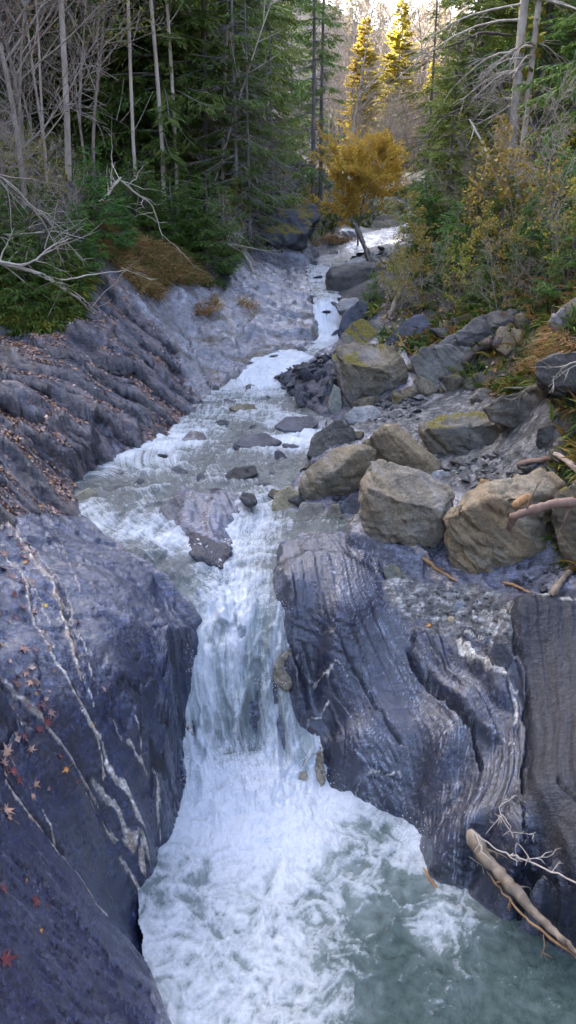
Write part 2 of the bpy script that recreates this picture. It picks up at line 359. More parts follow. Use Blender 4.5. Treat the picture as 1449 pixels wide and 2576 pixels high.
CRACKS = [(GUV(*p), w, d) for p, w, d in (
    ([(290, 1730), (345, 1725), (370, 1695), (425, 1650)], .008, .05), ([(380, 1575), (415, 1560)], .010, .05), ([(350, 1840), (400, 1800), (455, 1780)], .006, .03),
    ([(340, 1650), (400, 1640), (450, 1610)], .005, .02), ([(0, 1900), (45, 1860)], .012, .05), ([(370, 1960), (420, 1900), (450, 1890)], .010, .05),
    ([(1025, 1640), (1045, 1690), (1120, 1770), (1190, 1850), (1210, 1940)], .020, .09), ([(1060, 1610), (1120, 1700), (1150, 1750)], .008, .04), ([(1275, 1530), (1290, 1620), (1318, 1700), (1325, 1850), (1315, 2000)], .014, .06),
    ([(1290, 2010), (1330, 2130), (1400, 2250)], .010, .05), ([(1380, 2200), (1420, 2250)], .012, .05), ([(1400, 1990), (1449, 2060)], .010, .05), ([(780, 1560), (900, 1700), (960, 1800), (1010, 1880)], .010, .04),
    ([(760, 1640), (830, 1720), (880, 1790)], .009, .04), ([(1180, 1600), (1200, 1640)], .01, .05), ([(200, 890), (230, 930), (300, 1000)], .015, .08), ([(380, 800), (420, 900), (500, 1000)], .015, .07), ([(450, 820), (490, 900), (530, 980)], .012, .05))]

# strata lines on the right shelf: equal values run along one bed
PS = []
for val, pts in ((0, [(690, 1400), (720, 1560), (745, 1700), (822, 1850), (830, 1990)]), (1, [(790, 1400), (840, 1600), (910, 1790), (1000, 1950), (1030, 2080)]), (2, [(890, 1420), (965, 1600), (1050, 1780), (1100, 1950), (1080, 2110)]),
                 (3, [(960, 1450), (1060, 1620), (1190, 1790), (1200, 1910), (1150, 2090)]), (4, [(1060, 1500), (1150, 1650), (1270, 1810), (1270, 1950), (1230, 2110), (1330, 2270)]), (5, [(1285, 1540), (1310, 1660), (1330, 1810), (1325, 1960), (1385, 2150), (1449, 2300)]), (7, [(1449, 1540), (1460, 1800), (1480, 2000), (1560, 2200)])):
    for q in GUV(*pts): PS.append((q[0], q[1], val))
PS = np.array(PS); psi_rbf = RBF(PS[:, 0], PS[:, 1], PS[:, 2], .05)

# ------------------------------------------------------------------ zones of the ground (outlines in plan)
ZONE = {k: GUV(*p) for k, p in dict(
    veg1=[(-300, 830), (0, 830), (120, 850), (200, 800), (235, 690), (300, 690), (420, 725), (510, 720), (560, 750), (580, 660), (640, 610), (760, 600), (840, 590), (960, 545), (960, 500), (900, 420), (700, 300), (500, 150), (300, 60), (0, 40), (-300, 60), (-500, 600)],
    veg2=[(1060, 560), (1050, 600), (960, 680), (925, 770), (960, 880), (1130, 930), (1180, 985), (1300, 1000), (1400, 1110), (1460, 1150), (1340, 1190), (1440, 1450), (1800, 1480), (2000, 800), (1900, 300), (1449, 40), (1250, 80), (1100, 300), (1020, 480), (1000, 540)],
    shale=[(-300, 830), (0, 830), (120, 850), (200, 800), (235, 690), (300, 700), (380, 800), (440, 880), (510, 1010), (445, 1095), (300, 1155), (195, 1215), (190, 1290), (60, 1290), (0, 1330), (-300, 1400)],
    pale=[(240, 690), (300, 690), (420, 725), (510, 720), (560, 750), (580, 660), (640, 610), (760, 600), (840, 590), (1060, 550), (1050, 600), (950, 620), (870, 650), (830, 700), (820, 780), (830, 870), (700, 900), (600, 965), (500, 1030), (440, 880), (380, 800)],
    grass=[(235, 560), (300, 580), (400, 620), (500, 690), (520, 720), (420, 725), (400, 745), (350, 740), (300, 690), (250, 640)],
    terrace=[(860, 1040), (930, 990), (1080, 985), (1190, 985), (1300, 1000), (1380, 1100), (1449, 1130), (1600, 1180), (1449, 1250), (1330, 1180), (1200, 1260), (1100, 1200), (1000, 1110), (900, 1090)],
    gravel=[(960, 1480), (1010, 1450), (1100, 1480), (1200, 1470), (1270, 1500), (1290, 1540), (1290, 1640), (1280, 1700), (1230, 1640), (1180, 1590), (1110, 1600), (1040, 1560), (980, 1540)],
    rubble=[(690, 965), (760, 920), (830, 900), (850, 960), (840, 1030), (820, 1070), (760, 1040)],
    beach=[(750, 1320), (850, 1300), (960, 1340), (880, 1360), (780, 1340)],
    shelf=[(690, 1380), (760, 1340), (960, 1410), (1060, 1470), (1280, 1520), (1449, 1490), (1700, 1500), (1700, 2600), (1449, 2450), (1060, 2200), (830, 2010), (740, 1700)],
    slab=[(-300, 1330), (0, 1320), (60, 1290), (190, 1290), (350, 1410), (510, 1540), (460, 1800), (440, 2100), (350, 2240), (400, 2576), (500, 3000), (-300, 3000)],
    hump=[(380, 1230), (600, 1230), (640, 1300), (560, 1420), (470, 1350), (400, 1310)],
).items()}
# ------------------------------------------------------------------ ground mesh
ISLE = WUV((395, 1255), (440, 1228), (520, 1238), (600, 1240), (625, 1285), (590, 1330), (575, 1390), (553, 1425), (500, 1375), (470, 1345), (420, 1320))
def hill_z(x, y):
    x = np.asarray(x, float); y = np.asarray(y, float)
    xc = .10*np.maximum(y, 0)+.0004*np.maximum(y, 0)**2
    dl = np.maximum(xc-x-4, 0); dr = np.maximum(x-xc-5, 0)
    z = 3.5+.030*np.maximum(y, 0)+.42*dl*sstep(0, 14, dl)+.45*dr*sstep(0, 14, dr)
    z = z+21*sstep(95, 190, y)+.06*np.maximum(y-190, 0)
    z = z+46*np.exp(-((x+62)/30)**2-((y+14)/30)**2)+30*np.exp(-((x+25)/22)**2-((y+52)/26)**2)+24*np.exp(-((x-34)/16)**2-((y+6)/32)**2)+18*np.exp(-((x-4)/30)**2-((y+62)/18)**2)+42*np.exp(-((x+48)/21)**2-((y-54)/30)**2)  # ridges out of view, added to block the low sun and side sky
    return z+1.6*fbm(np.asarray(x)*.05, np.asarray(y)*.05, 4, 301)+.4*fbm(np.asarray(x)*.3, np.asarray(y)*.3, 3, 303)
def on(m, f, *arrs):
    out = np.zeros(np.shape(m), np.float32); i = m > .002
    if i.any(): out[i] = f(*(a[i] for a in arrs))
    return out
def detail(u, v):
    """height of the ground with its steps, plates, seams and joints; also the material fields"""
    u = u.astype(np.float32); v = v.astype(np.float32); y = np.exp(v); x = u*y
    z = g0(u, v)
    fk = sstep(33, 45, y)
    fi = fk > 0
    if fi.any(): z[fi] = z[fi]*(1-fk[fi])+hill_z(x[fi], y[fi])*fk[fi]
    wob = .010*fbm(x*3, y*3, 3, 3)/np.maximum(y/6, .6)
    wu, wv = u+wob, v+.010*fbm(x*3+40, y*3-11, 3, 9)/np.maximum(y/6, .6)
    sel = {}
    for k, p in ZONE.items():
        a = np.array(p); m = (wu > a[:, 0].min()-.02) & (wu < a[:, 0].max()+.02) & (wv > a[:, 1].min()-.02) & (wv < a[:, 1].max()+.02)
        q = np.zeros(u.shape, np.float32)
        if m.any(): q[m] = sstep(-.006, .006, poly_sd(wu[m], wv[m], p))
        sel[k] = q
    for pts, h, w in PLATES:
        a = np.array(pts); m = (u > a[:, 0].min()-.05) & (u < a[:, 0].max()+.05) & (v > a[:, 1].min()-.05) & (v < a[:, 1].max()+.05)
        if not m.any(): continue
        sd = poly_sd(u[m]+wob[m]*.25, v[m]+wob[m]*.2, pts)
        z[m] += h*sstep(-w*.5, w, sd)
    veg = np.maximum(np.maximum(sel['veg1'], sel['veg2']), sstep(3.18, 3.28, v))
    veg = veg*(1-np.clip(sum(sel[k] for k in ('shale', 'pale', 'terrace', 'slab')), 0, 1))
    near = (v < math.log(45))
    # broad lumps
    z += (.05+.20*veg*sstep(9, 16, y))*fbm(x*.9, y*.9, 4, 21)
    # shale: tilted plates, two sizes, edges facing the stream
    m = sel['shale']+.55*sel['pale']
    def warp(x, y): return x*.93-y*.36, x*.36+y*.93, .25*fbm(x*1.3, y*1.3, 3, 31), .25*fbm(x*1.3+9, y*1.3+4, 3, 33)
    def f1(x, y): a, b, w1, w2 = warp(x, y); return cells((a+w1*1.6)*.75, (b+w2*1.6)*2.1, 2)[0]
    def f2(x, y): a, b, w1, w2 = warp(x, y); return cells((a+w1*.8)*2.6+7, (b+w2*.8)*7.0, 6)[0]
    def f3(x, y): a, b, w1, w2 = warp(x, y); return cells((a+w1*.3)*8+3, (b+w2*.3)*20+5, 4)[0]
    h1 = on(m, f1, x, y); h2 = on(m, f2, x, y); h3 = on(m, f3, x, y); e1 = None
    def ter(z, x, y, j1, j2):
        w = .30*fbm(x*.7, y*.7, 2, 35)
        k = (.80*y+.42*x+.35*z+w+.10*(j1-.5))/.50; n = np.floor(k).astype(np.int32); fr = k-n
        am = .07+.13*rnd(n, n*0, 9)*sstep(-.5, .3, fbm(x*1.1+n*3.7, y*.4, 2, 37))
        k2 = k*2.9+.3*w+.25*j2; n2 = np.floor(k2).astype(np.int32); f2 = k2-n2
        a2 = .055*sstep(-.3, .4, fbm(x*2.2+n2*5.1, y*.6, 2, 38))
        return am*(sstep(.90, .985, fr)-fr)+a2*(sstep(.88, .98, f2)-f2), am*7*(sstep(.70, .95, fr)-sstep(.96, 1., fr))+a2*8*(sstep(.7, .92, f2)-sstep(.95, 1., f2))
    tz = np.zeros_like(z); riser = np.zeros_like(z); ii = m > .002
    if ii.any():
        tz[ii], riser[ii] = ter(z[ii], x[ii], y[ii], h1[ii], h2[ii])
    ms = sel['shale']+.5*sel['pale']
    z += ms*tz+sel['shale']*((h1-.5)*.05+(h2-.5)*.022)+sel['pale']*(h1-.5)*.03
    z += sel['pale']*on(sel['pale'], lambda x, y: .060*ridged(x*1.6+y*.9, y*.8-x*.4, 3, 37)+.016*ridged(x*9+y*3, y*2.5-x, 3, 39), x, y)
    # slab: shallow scoured ripples and thin spalled skins
    sl = sel['slab']
    def fs(x, y):
        h4, e4 = cells(x*1.6+.5*fbm(x*2, y*2, 3, 41)+3, y*3.6+.6*fbm(x*2+5, y*2, 3, 43), 11)
        st = np.sin((y*1.0+x*.35+.12*fbm(x*2.2, y*2.2, 3, 51))*38)
        wr = ridged(x*3.0+y*1.2+.3*fbm(x*4, y*4, 2, 55), y*13-x*4, 3, 57)
        w = .22*fbm(x*1.6, y*1.6, 3, 161); k = (.92*y-.36*x+w)/.15; n = np.floor(k).astype(np.int32); fr = k-n
        led = .030*sstep(.0, .5, fbm(x*1.5+n*3.1, y*.5, 2, 163))*(sstep(.90, .99, fr)-fr)
        k2 = k*2.7+.5*fbm(x*4, y*4, 2, 165); n2 = np.floor(k2).astype(np.int32); f2 = k2-n2
        led = led+.012*sstep(-.1, .4, fbm(x*2.5+n2*5.3, y*.8, 2, 167))*(sstep(.86, .98, f2)-f2)
        return led+.028*(h4-.5)+.034*fbm(x*2.2, y*4.5, 4, 45)+.004*st*sstep(-.2, .5, fbm(x*1.5, y*1.5, 2, 53))-.026*sstep(.62, .95, wr)*sstep(-.3, .3, fbm(x*1.3+8, y*1.9, 3, 59))+.006*fbm(x*10, y*24, 2, 58)
    z += sl*on(sl, fs, x, y)
    # lower sheet of the slab: grooves that run with its edge
    (ua, va), (ub, vb) = GUV((0, 1975), (440, 2600)); xa, ya, xb, yb = ua*math.exp(va), math.exp(va), ub*math.exp(vb), math.exp(vb)
    dx, dy = xb-xa, yb-ya; L = math.hypot(dx, dy); dx /= L; dy /= L
    low = sl*on(sl, lambda u, v: sstep(-.005, .01, poly_sd(u, v, PLATES[0][0])), u, v)
    def fl(x, y):
        al, ac = (x-xa)*dx+(y-ya)*dy, -(x-xa)*dy+(y-ya)*dx
        return .016*ridged(ac*9+.5*fbm(x*3, y*3, 2, 61), al*1.1, 3, 63)+.008*fbm(ac*30, al*5, 3, 65)
    z += low*on(low, fl, x, y)
    # shelf: beds that follow the strata lines
    sh = sel['shelf']
    ps = on(sh, lambda u, v, x, y: psi_rbf(u, v)+.10*fbm(x*2.2, y*2.2, 3, 71), u, v, x, y)
    def fh(ps, x, y):
        sw = .5+.5*sstep(4.0, 4.8, ps); q = ps*3.0; qi = np.floor(q).astype(np.int32); qf = q-qi
        q3 = ps*9+.4*fbm(x*5, y*5, 2, 79); i3 = np.floor(q3).astype(np.int32); f3 = q3-i3; saw2 = (qf-sstep(.92, 1., qf)-.45)*sstep(-.2, .4, fbm(y*1.3+qi*3.3, x*.5, 2, 78))+.45*(f3-sstep(.88, 1., f3)-.45)*sstep(-.2, .3, fbm(y*2.2+i3*4.1, x*.7, 2, 80))
        saw = qf-.5+.4*(rnd(qi, qi*0, 3)-.5); saw = saw*sstep(1.0, .93, qf)
        return .022*sw*fbm(ps*3, y*.8, 3, 73)+.024*saw2*(1-.5*sstep(4.3, 5, ps))+.010*ridged(ps*11, y*1.6, 3, 75)+.007*fbm(ps*30, y*4, 3, 77)
    z += sh*on(sh, fh, ps, x, y)
    # loose stuff
    z += sel['rubble']*on(sel['rubble'], lambda x, y: .10*cells(x*4, y*5, 14)[0]+.05*cells(x*9, y*11, 15)[0], x, y)
    g = sel['gravel']+sel['terrace']+sel['beach']
    z += g*on(g, lambda x, y: .020*cells(x*16, y*16, 17)[0]+.010*fbm(x*30, y*30, 2, 19), x, y)
    hu = np.clip(1-sum(sel[k] for k in ('shale', 'pale', 'terrace', 'gravel', 'rubble', 'beach', 'shelf', 'slab'))-veg, 0, 1)*sstep(2.75, 2.6, v)
    sel['hump'] = hu
    z += hu*on(hu, lambda x, y: .05*ridged(x*3+y*1.0, y*1.2, 3, 81)+.02*fbm(x*9, y*9, 3, 83), x, y)
    z += veg*on(veg, lambda x, y: .05*fbm(x*5, y*5, 4, 85), x, y)
    z += (1-veg)*(1-.75*np.clip(sel['shale']+sel['slab']+sel['shelf'], 0, 1))*(.005*fbm(x*26, y*26, 3, 87)+.004*fbm(x*9+y*5, y*40, 2, 88))
    # the channel the water has cut, with upright walls
    aa = np.array(STREAM); mm = (u > aa[:, 0].min()-.05) & (u < aa[:, 0].max()+.05) & (v < aa[:, 1].max()+.05)
    if mm.any():
        um, vm, xm, ym = u[mm], v[mm], x[mm], y[mm]
        sd = poly_sd(um+.008*fbm(xm*5, ym*5, 3, 190), vm+.008*fbm(xm*5+4, ym*5, 3, 191), STREAM)
        q = sstep(-.006, .010, sd); wl = w0(um, vm)
        bed = wl-.05-.5*sstep(0, .12, sd)-.03*ridged(xm*3, ym*3, 3, 192)
        isl = poly_sd(um+.01*fbm(xm*4, ym*4, 3, 193), vm+.01*fbm(xm*4+4, ym*4, 3, 194), ISLE)
        bed = np.where(isl > -.012, np.maximum(bed, wl-.09+.11*sstep(-.012, .03, isl)+.10*ridged(xm*2.5+ym*.6, ym*1.2, 3, 195)), bed)
        z[mm] = np.where(sd > -.006, z[mm]*(1-q)+np.where(isl > -.012, bed, np.minimum(z[mm], bed))*q, z[mm])
    # the pool wall below the shelf is cut back under its rim
    vn = np.zeros_like(z); rust = np.zeros_like(z)
    for pts, w, s, h, ru, cr in VEINS:
        aa = np.array(pts); mm = (u > aa[:, 0].min()-.06) & (u < aa[:, 0].max()+.06) & (v > aa[:, 1].min()-.06) & (v < aa[:, 1].max()+.06)
        if not mm.any(): continue
        ym = y[mm]; xm = x[mm]
        d, t, sd = seg_dist(u[mm]+.006*fbm(xm*9, ym*9, 3, 91)*4/ym, v[mm]+.006*fbm(xm*9+5, ym*9, 3, 92)*4/ym, pts, True)
        tot = sum(math.hypot(pts[i+1][0]-pts[i][0], pts[i+1][1]-pts[i][1]) for i in range(len(pts)-1))
        d = d*ym; ww = w*(.65+.7*np.abs(fbm(xm*7, ym*7, 2, 93))+.35*perlin(xm*25, ym*25, 94))*np.clip(np.minimum(t, tot-t)/(.12*tot)+.25, .25, 1)
        k = (1-sstep(.55, 1.1, d/np.maximum(ww, .003)))*s
        k *= sstep(-.9, -.2, fbm(xm*5+3, ym*5, 3, 95)+.1)
        vn[mm] = np.maximum(vn[mm], k); rust[mm] = np.maximum(rust[mm], k*ru*sstep(-.3, .3, fbm(xm*6, ym*6, 3, 96)+ru-.4))
        z[mm] += h*k*(.6+.6*fbm(xm*30, ym*30, 2, 97))
        if cr: z[mm] -= cr*(1-sstep(.3, 1.6, np.abs(d*sd-w*1.7)/w))*s
    for pts, w, dp in CRACKS:
        aa = np.array(pts); mm = (u > aa[:, 0].min()-.06) & (u < aa[:, 0].max()+.06) & (v > aa[:, 1].min()-.06) & (v < aa[:, 1].max()+.06)
        if not mm.any(): continue
        ym = y[mm]; xm = x[mm]
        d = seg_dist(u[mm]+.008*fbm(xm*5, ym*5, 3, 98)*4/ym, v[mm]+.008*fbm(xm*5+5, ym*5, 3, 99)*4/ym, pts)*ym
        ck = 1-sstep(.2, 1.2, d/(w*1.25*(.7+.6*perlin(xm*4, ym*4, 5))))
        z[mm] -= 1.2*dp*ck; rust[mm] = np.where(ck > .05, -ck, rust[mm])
    return x, y, z, sel, veg, vn, rust, ps, (h1, h2, riser)

def colours(x, y, z, u, v, sel, veg, vn, rust, ps, hh):
    n1 = fbm(x*2.2, y*2.2, 4, 101); n2 = fbm(x*9, y*9, 3, 103); n3 = fbm(x*.7, y*.7, 3, 105)
    c = np.zeros(x.shape+(3,), np.float32); ro = np.full(x.shape, .55, np.float32)
    def lay(m, col, r=None):
        nonlocal c, ro
        m = np.clip(m, 0, 1)[..., None]; c = c*(1-m)+np.asarray(col, np.float32)*m
        if r is not None: ro = ro*(1-m[..., 0])+r*m[..., 0]
    lay(np.ones_like(x), (.045, .042, .030), .9)                                # soil
    lay(sstep(.0, .5, n1), (.085, .060, .038)); lay(sstep(.1, .6, n2+.3*n1)*.6, (.13, .085, .055))
    moss = sstep(.0, .35, n1*.7+n3*.8+.2*n2-.1)*veg
    lay(moss*.85, (.055, .075, .014), .95); lay(moss*sstep(.1, .5, n2), (.12, .13, .018))
    bed = np.clip(1-veg, 0, 1)*0
    slate = np.array((.032, .034, .046)); 
    lay(np.clip(1-veg, 0, 1), slate, .35); lay(np.clip(1-veg, 0, 1)*sstep(.02, .05, x/y)*sstep(6.2, 6.7, y), (.040, .037, .032), .6)
    for k, col, r in (('slab', (.013, .021, .052), .18), ('shelf', (.008, .011, .026), .16), ('shale', (.040, .037, .050), .30), ('pale', (.125, .12, .125), .25), ('rubble', (.045, .045, .055), .45), ('hump', (.075, .076, .098), .22), ('terrace', (.058, .054, .048), .8), ('gravel', (.13, .125, .11), .7), ('beach', (.12, .11, .09), .5)):
        lay(sel[k], col, r)
    rk = np.clip(1-veg, 0, 1)
    c *= (1+.42*n1*rk+.38*n2*rk)[..., None]
    # shale: brown weathered beds and fallen leaf crumbs, bluish wet faces
    s = sel['shale']
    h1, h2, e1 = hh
    lay(s*sstep(.45, .75, h2+.3*n1)*.75, (.14, .115, .105), .5); lay(s*sstep(.2, .5, n2)*.5, (.17, .12, .105), .65)
    lay(s*sstep(.2, .6, -n1+.2)*.5*sstep(-1.5, .5, x+1.5), (.10, .11, .16), .3)
    # pale wet rock
    p = sel['pale']
    lay(p*sstep(.1, .5, n1+.4*n2)*.55, (.14, .13, .135)); lay(p*sstep(.15, .45, fbm(x*1.1, y*3.2, 4, 107))*.75*sstep(11, 13.0, y)*(1-sstep(14, 16.5, y)), (.105, .085, .045), .6)
    lay(p*sstep(.3, .6, fbm(x*4, y*6, 3, 108))*.7, (.24, .235, .245), .26)
    # shelf: rim grey and drier at the far side, blue-black near the water
    s = sel['shelf']; lay(s*sstep(4.8, 5.2, ps)*.9, (.022, .020, .021), .55)
    lay(s*sstep(.25, .6, fbm(ps*6, y*1.2, 3, 109))*.6*(1-sstep(4.6, 5.2, ps)), (.028, .029, .046), .22)
    s = sel['slab']; low = s*sstep(-.002, .01, poly_sd(u, v, PLATES[0][0]))
    lay(low*.8, (.017, .019, .052), .20); lay(s*sstep(.2, .6, n3+.3*n1)*.5, (.011, .019, .052), .16); lay(s*sstep(.3, .7, fbm(x*3, y*7, 4, 111))*.35, (.055, .055, .085), .35)
    # gravel and terrace: single grains differ in colour
    g = sel['gravel']+sel['terrace']*.6+sel['beach']
    gr = cells(x*16, y*16, 17)[0]; lay(g*sstep(.55, .8, gr)*.8, (.27, .26, .235)); lay(g*sstep(.5, .2, gr)*.6, (.06, .06, .06)); lay(g*sstep(.2, .5, n1)*.4, (.12, .085, .05))
    # threads of water running down the shelf, their bright reflections painted as pale streaks
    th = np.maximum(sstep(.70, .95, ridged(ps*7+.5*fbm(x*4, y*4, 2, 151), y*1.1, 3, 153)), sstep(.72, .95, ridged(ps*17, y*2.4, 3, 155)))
    band_ = sstep(.2, .7, ps)*(1-sstep(3.4, 4.0, ps)); film_glint = sel['shelf']*band_*sstep(-.35, .35, fbm(ps*1.5+.6, y*1.0, 3, 157)+.15)
    lay(film_glint*th*.62, (.34, .36, .40), .2)
    slab_streak = sel['slab']*sstep(.75, .95, ridged(x*2+y*.8, y*9-x*3, 3, 159))*sstep(-.2, .3, n3); lay(slab_streak*.35, (.16, .165, .20), .2)  # paler streaks along the ridged lines of the slab
    lay(sel['shale']*sstep(.1, .6, hh[2])*.8, (.020, .019, .022), .5)  # undercut shade put into the colour: ledge risers painted near black
    # seams
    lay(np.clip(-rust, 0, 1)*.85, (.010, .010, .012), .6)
    lay(vn, (.52, .48, .40), .6); lay(rust*.85, (.30, .13, .035), .7)
    lay(vn*sstep(.2, .5, n2)*.5, (.25, .21, .15))
    return c, np.clip(ro+.10*n2, .08, 1)

U0, U1, V0, V1 = -.80, .80, math.log(1.5), math.log(46)
NC, NR = 860, 940
us = np.linspace(U0, U1, 300); vs = np.linspace(V0, V1, 1400)
UU, VV = np.meshgrid(us, vs, indexing='ij')
Z0 = g0(UU, VV)
for pts, h, w in PLATES: Z0 += h*sstep(-w, w, poly_sd(UU, VV, pts))
sd = poly_sd(UU, VV, STREAM); Z0 = np.where(sd > 0, np.minimum(Z0, w0(UU, VV)-.2), Z0)
YY = np.exp(VV); XX = UU*YY
# rows are spread evenly over what a walker on the bank would see: surface length over distance
ds = np.sqrt(np.diff(XX, axis=1)**2+np.diff(YY, axis=1)**2+np.diff(Z0, axis=1)**2)
dist = np.sqrt(XX**2+YY**2+(CAMZ-Z0)**2)[:, 1:]
wgt = ds/dist*np.where(YY[:, 1:] < 2.6, .35, 1)*np.where(YY[:, 1:] > 26, .5, 1)
cum = np.concatenate([np.zeros((300, 1)), np.cumsum(wgt, 1)], 1); cum /= cum[:, -1:]
k = np.ones(9)/9
cum = np.apply_along_axis(lambda c: np.convolve(np.pad(c, 4, 'edge'), k, 'valid'), 0, cum); cum = (cum-cum[:, :1])/(cum[:, -1:]-cum[:, :1])
tt = np.linspace(0, 1, NR); VG = np.stack([np.interp(tt, cum[i], vs) for i in range(300)])
uc = np.linspace(U0, U1, NC); VG = np.stack([np.interp(uc, us, VG[:, j]) for j in range(NR)], 1)
UG = np.repeat(uc[:, None], NR, 1)
gx, gyy, gz_, sel, veg, vn, rust, psg, hh = detail(UG, VG)
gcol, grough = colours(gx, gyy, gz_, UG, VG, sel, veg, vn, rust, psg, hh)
# the wall under the shelf rim is hollowed: lower points sit further back than the rim
cut = sstep(0, .02, poly_sd(UG, VG, GUV((1090, 2120), (1190, 2100), (1260, 2180), (1330, 2262), (1449, 2365), (1600, 2500), (1600, 2620), (1449, 2470), (1300, 2370), (1180, 2290), (1080, 2230))))
dep = np.clip(.62-gz_, 0, .9)*cut
GX = gx+dep*.0; GY = gyy+dep*.0
# small overhangs along the shale ledges
lip = (sel['shale']*.9+sel['pale']*.4)*(.13*hh[2])
stp = np.clip(np.hypot(np.gradient(gz_, axis=0)/np.maximum(np.hypot(np.gradient(gx, axis=0), np.gradient(gyy, axis=0)), 1e-4), np.gradient(gz_, axis=1)/np.maximum(np.hypot(np.gradient(gx, axis=1), np.gradient(gyy, axis=1)), 1e-4)), 0, 4)
zz_ = gz_+.20*gx
lam = sel['shale']*(.035*ridged(zz_*14+.4*fbm(gx*1.2, gyy*1.2, 2, 141), gx*.7+gyy*.3, 3, 143)+.020*fbm(zz_*55, gx*1.6, 3, 145))
lam += (sel['shelf']+sel['slab'])*sstep(1.2, 2.5, stp)*.020*fbm(zz_*26+gx*4, gx*2+gyy*2, 3, 147)
lip = lip+lam*sstep(.3, 1.0, stp)
GX = GX+lip*.5; GY = GY-lip*.9
GV = np.stack([GX, GY, gz_], -1)
def grid_quads(nc, nr, keep=None):
    i = np.arange(nc*nr).reshape(nc, nr)
    q = np.stack([i[:-1, :-1], i[1:, :-1], i[1:, 1:], i[:-1, 1:]], -1).reshape(-1, 4)
    return q if keep is None else q[keep.ravel()]
def compact(verts, quads, attrs):
    used = np.zeros(len(verts), bool); used[quads.ravel()] = True
    mp = np.cumsum(used)-1
    return verts[used], mp[quads], {k: a[used] for k, a in attrs.items()}

def rock_mat():
    t = NT('bedrock'); col = t.attr('col'); ro = t.attr('rough')
    n = t.noise(9, 6, .65); n2 = t.noise(55, 4, .6)
    r = t.ramp(n.outputs['Fac'], [(.25, .5), (.75, 1.5)])
    c = t.mix(1.0, col.outputs['Color'], r.outputs['Color'], 'MULTIPLY')
    r2 = t.ramp(n2.outputs['Fac'], [(.3, .6), (.7, 1.4)])
    c = t.mix(1.0, c, r2.outputs['Color'], 'MULTIPLY')
    t.l(c, t.b.inputs['Base Color'])
    rr = t.math('ADD', ro.outputs['Fac'], t.math('MULTIPLY', t.math('SUBTRACT', n.outputs['Fac'], .5), .35))
    t.l(rr, t.b.inputs['Roughness'])
    t.b.inputs['Specular IOR Level'].default_value = .6
    b = t.bump(n.outputs['Fac'], .6, .04); bc = b; b = t.bump(n2.outputs['Fac'], .6, .010, b)
    n4 = t.noise(11, 7, .68, stretch=(.8, 3.6, 2.6, .0, .0, .35)); c = t.mix(1.0, c, t.ramp(n4.outputs['Fac'], [(.30, .2), (.5, .9), (.72, 2.2)]).outputs['Color'], 'MULTIPLY'); t.l(c, t.b.inputs['Base Color'])
    rr = t.math('ADD', rr, t.math('MULTIPLY', t.math('SUBTRACT', .5, n4.outputs['Fac']), .5)); t.l(rr, t.b.inputs['Roughness']); b = t.bump(n4.outputs['Fac'], .8, .022, b)
    t.l(b, t.b.inputs['Normal'])
    wet = t.ramp(ro.outputs['Fac'], [(.20, .55), (.36, 0)]); t.l(wet.outputs['Color'], t.b.inputs['Coat Weight']); t.b.inputs['Coat Roughness'].default_value = .06; t.b.inputs['Coat IOR'].default_value = 1.62; t.l(bc, t.b.inputs['Coat Normal'])
    return t.m
M_ROCK = rock_mat()
names = ['forest_floor', 'slate_slab', 'shale_bank', 'washed_rock', 'rock_shelf', 'gravel_bank', 'stream_bed']
score = np.stack([veg*.6, sel['slab'], sel['shale'], sel['pale'], sel['shelf'], sel['gravel']+sel['terrace']+sel['beach']+sel['rubble'], np.full_like(veg, .05)+sel['hump']], -1)
wet_bed = (veg > .5) & (np.abs(UG) < .2) & (VG < math.log(12.5))
score[..., 0][wet_bed] = 0
best = np.argmax(score, -1)
bq = best[:-1, :-1].ravel()
qd = grid_quads(NC, NR)
fv = GV.reshape(-1, 3)
# smooth normals must agree across the zone borders: take them from the whole sheet
me_all = mesh_np('tmp', fv, qd)
nrm = np.zeros(len(fv)*3, np.float32); me_all.vertices.foreach_get('normal', nrm); nrm = nrm.reshape(-1, 3)
bpy.data.meshes.remove(me_all)
for i, nm in enumerate(names):
    qq = qd[bq == i]
    if not len(qq): continue
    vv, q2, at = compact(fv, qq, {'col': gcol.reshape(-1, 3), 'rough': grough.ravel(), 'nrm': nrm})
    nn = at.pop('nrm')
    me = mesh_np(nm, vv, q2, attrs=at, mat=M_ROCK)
    me.normals_split_custom_set_from_vertices(nn.tolist())
    tag(link(nm, me), kind='structure')
def ground_at(x, y):
    """height of the finished ground at plan points (scalar)"""
    return float(detail(np.array([x/y]), np.array([math.log(y)]))[2][0])
def ground_pts(x, y): return detail(np.asarray(x)/np.asarray(y), np.log(np.asarray(y)))[2]
def on_ground(px, py, y0=2.0):
    return zmarch(px, py, lambda u, v: detail(u, v)[2], y0)
# ------------------------------------------------------------------ water surface
CENTRE = WUV((1010, 560), (880, 620), (808, 660), (806, 710), (828, 760), (830, 850), (760, 895), (660, 940), (660, 1000), (620, 1080), (560, 1160), (600, 1230), (650, 1300), (610, 1420), (600, 1550), (590, 1700), (620, 1850), (650, 1960), (650, 2100), (750, 2300), (900, 2576), (1000, 3000))
ARM = WUV((205, 1250), (270, 1315), (400, 1390), (500, 1450), (570, 1500), (600, 1600))
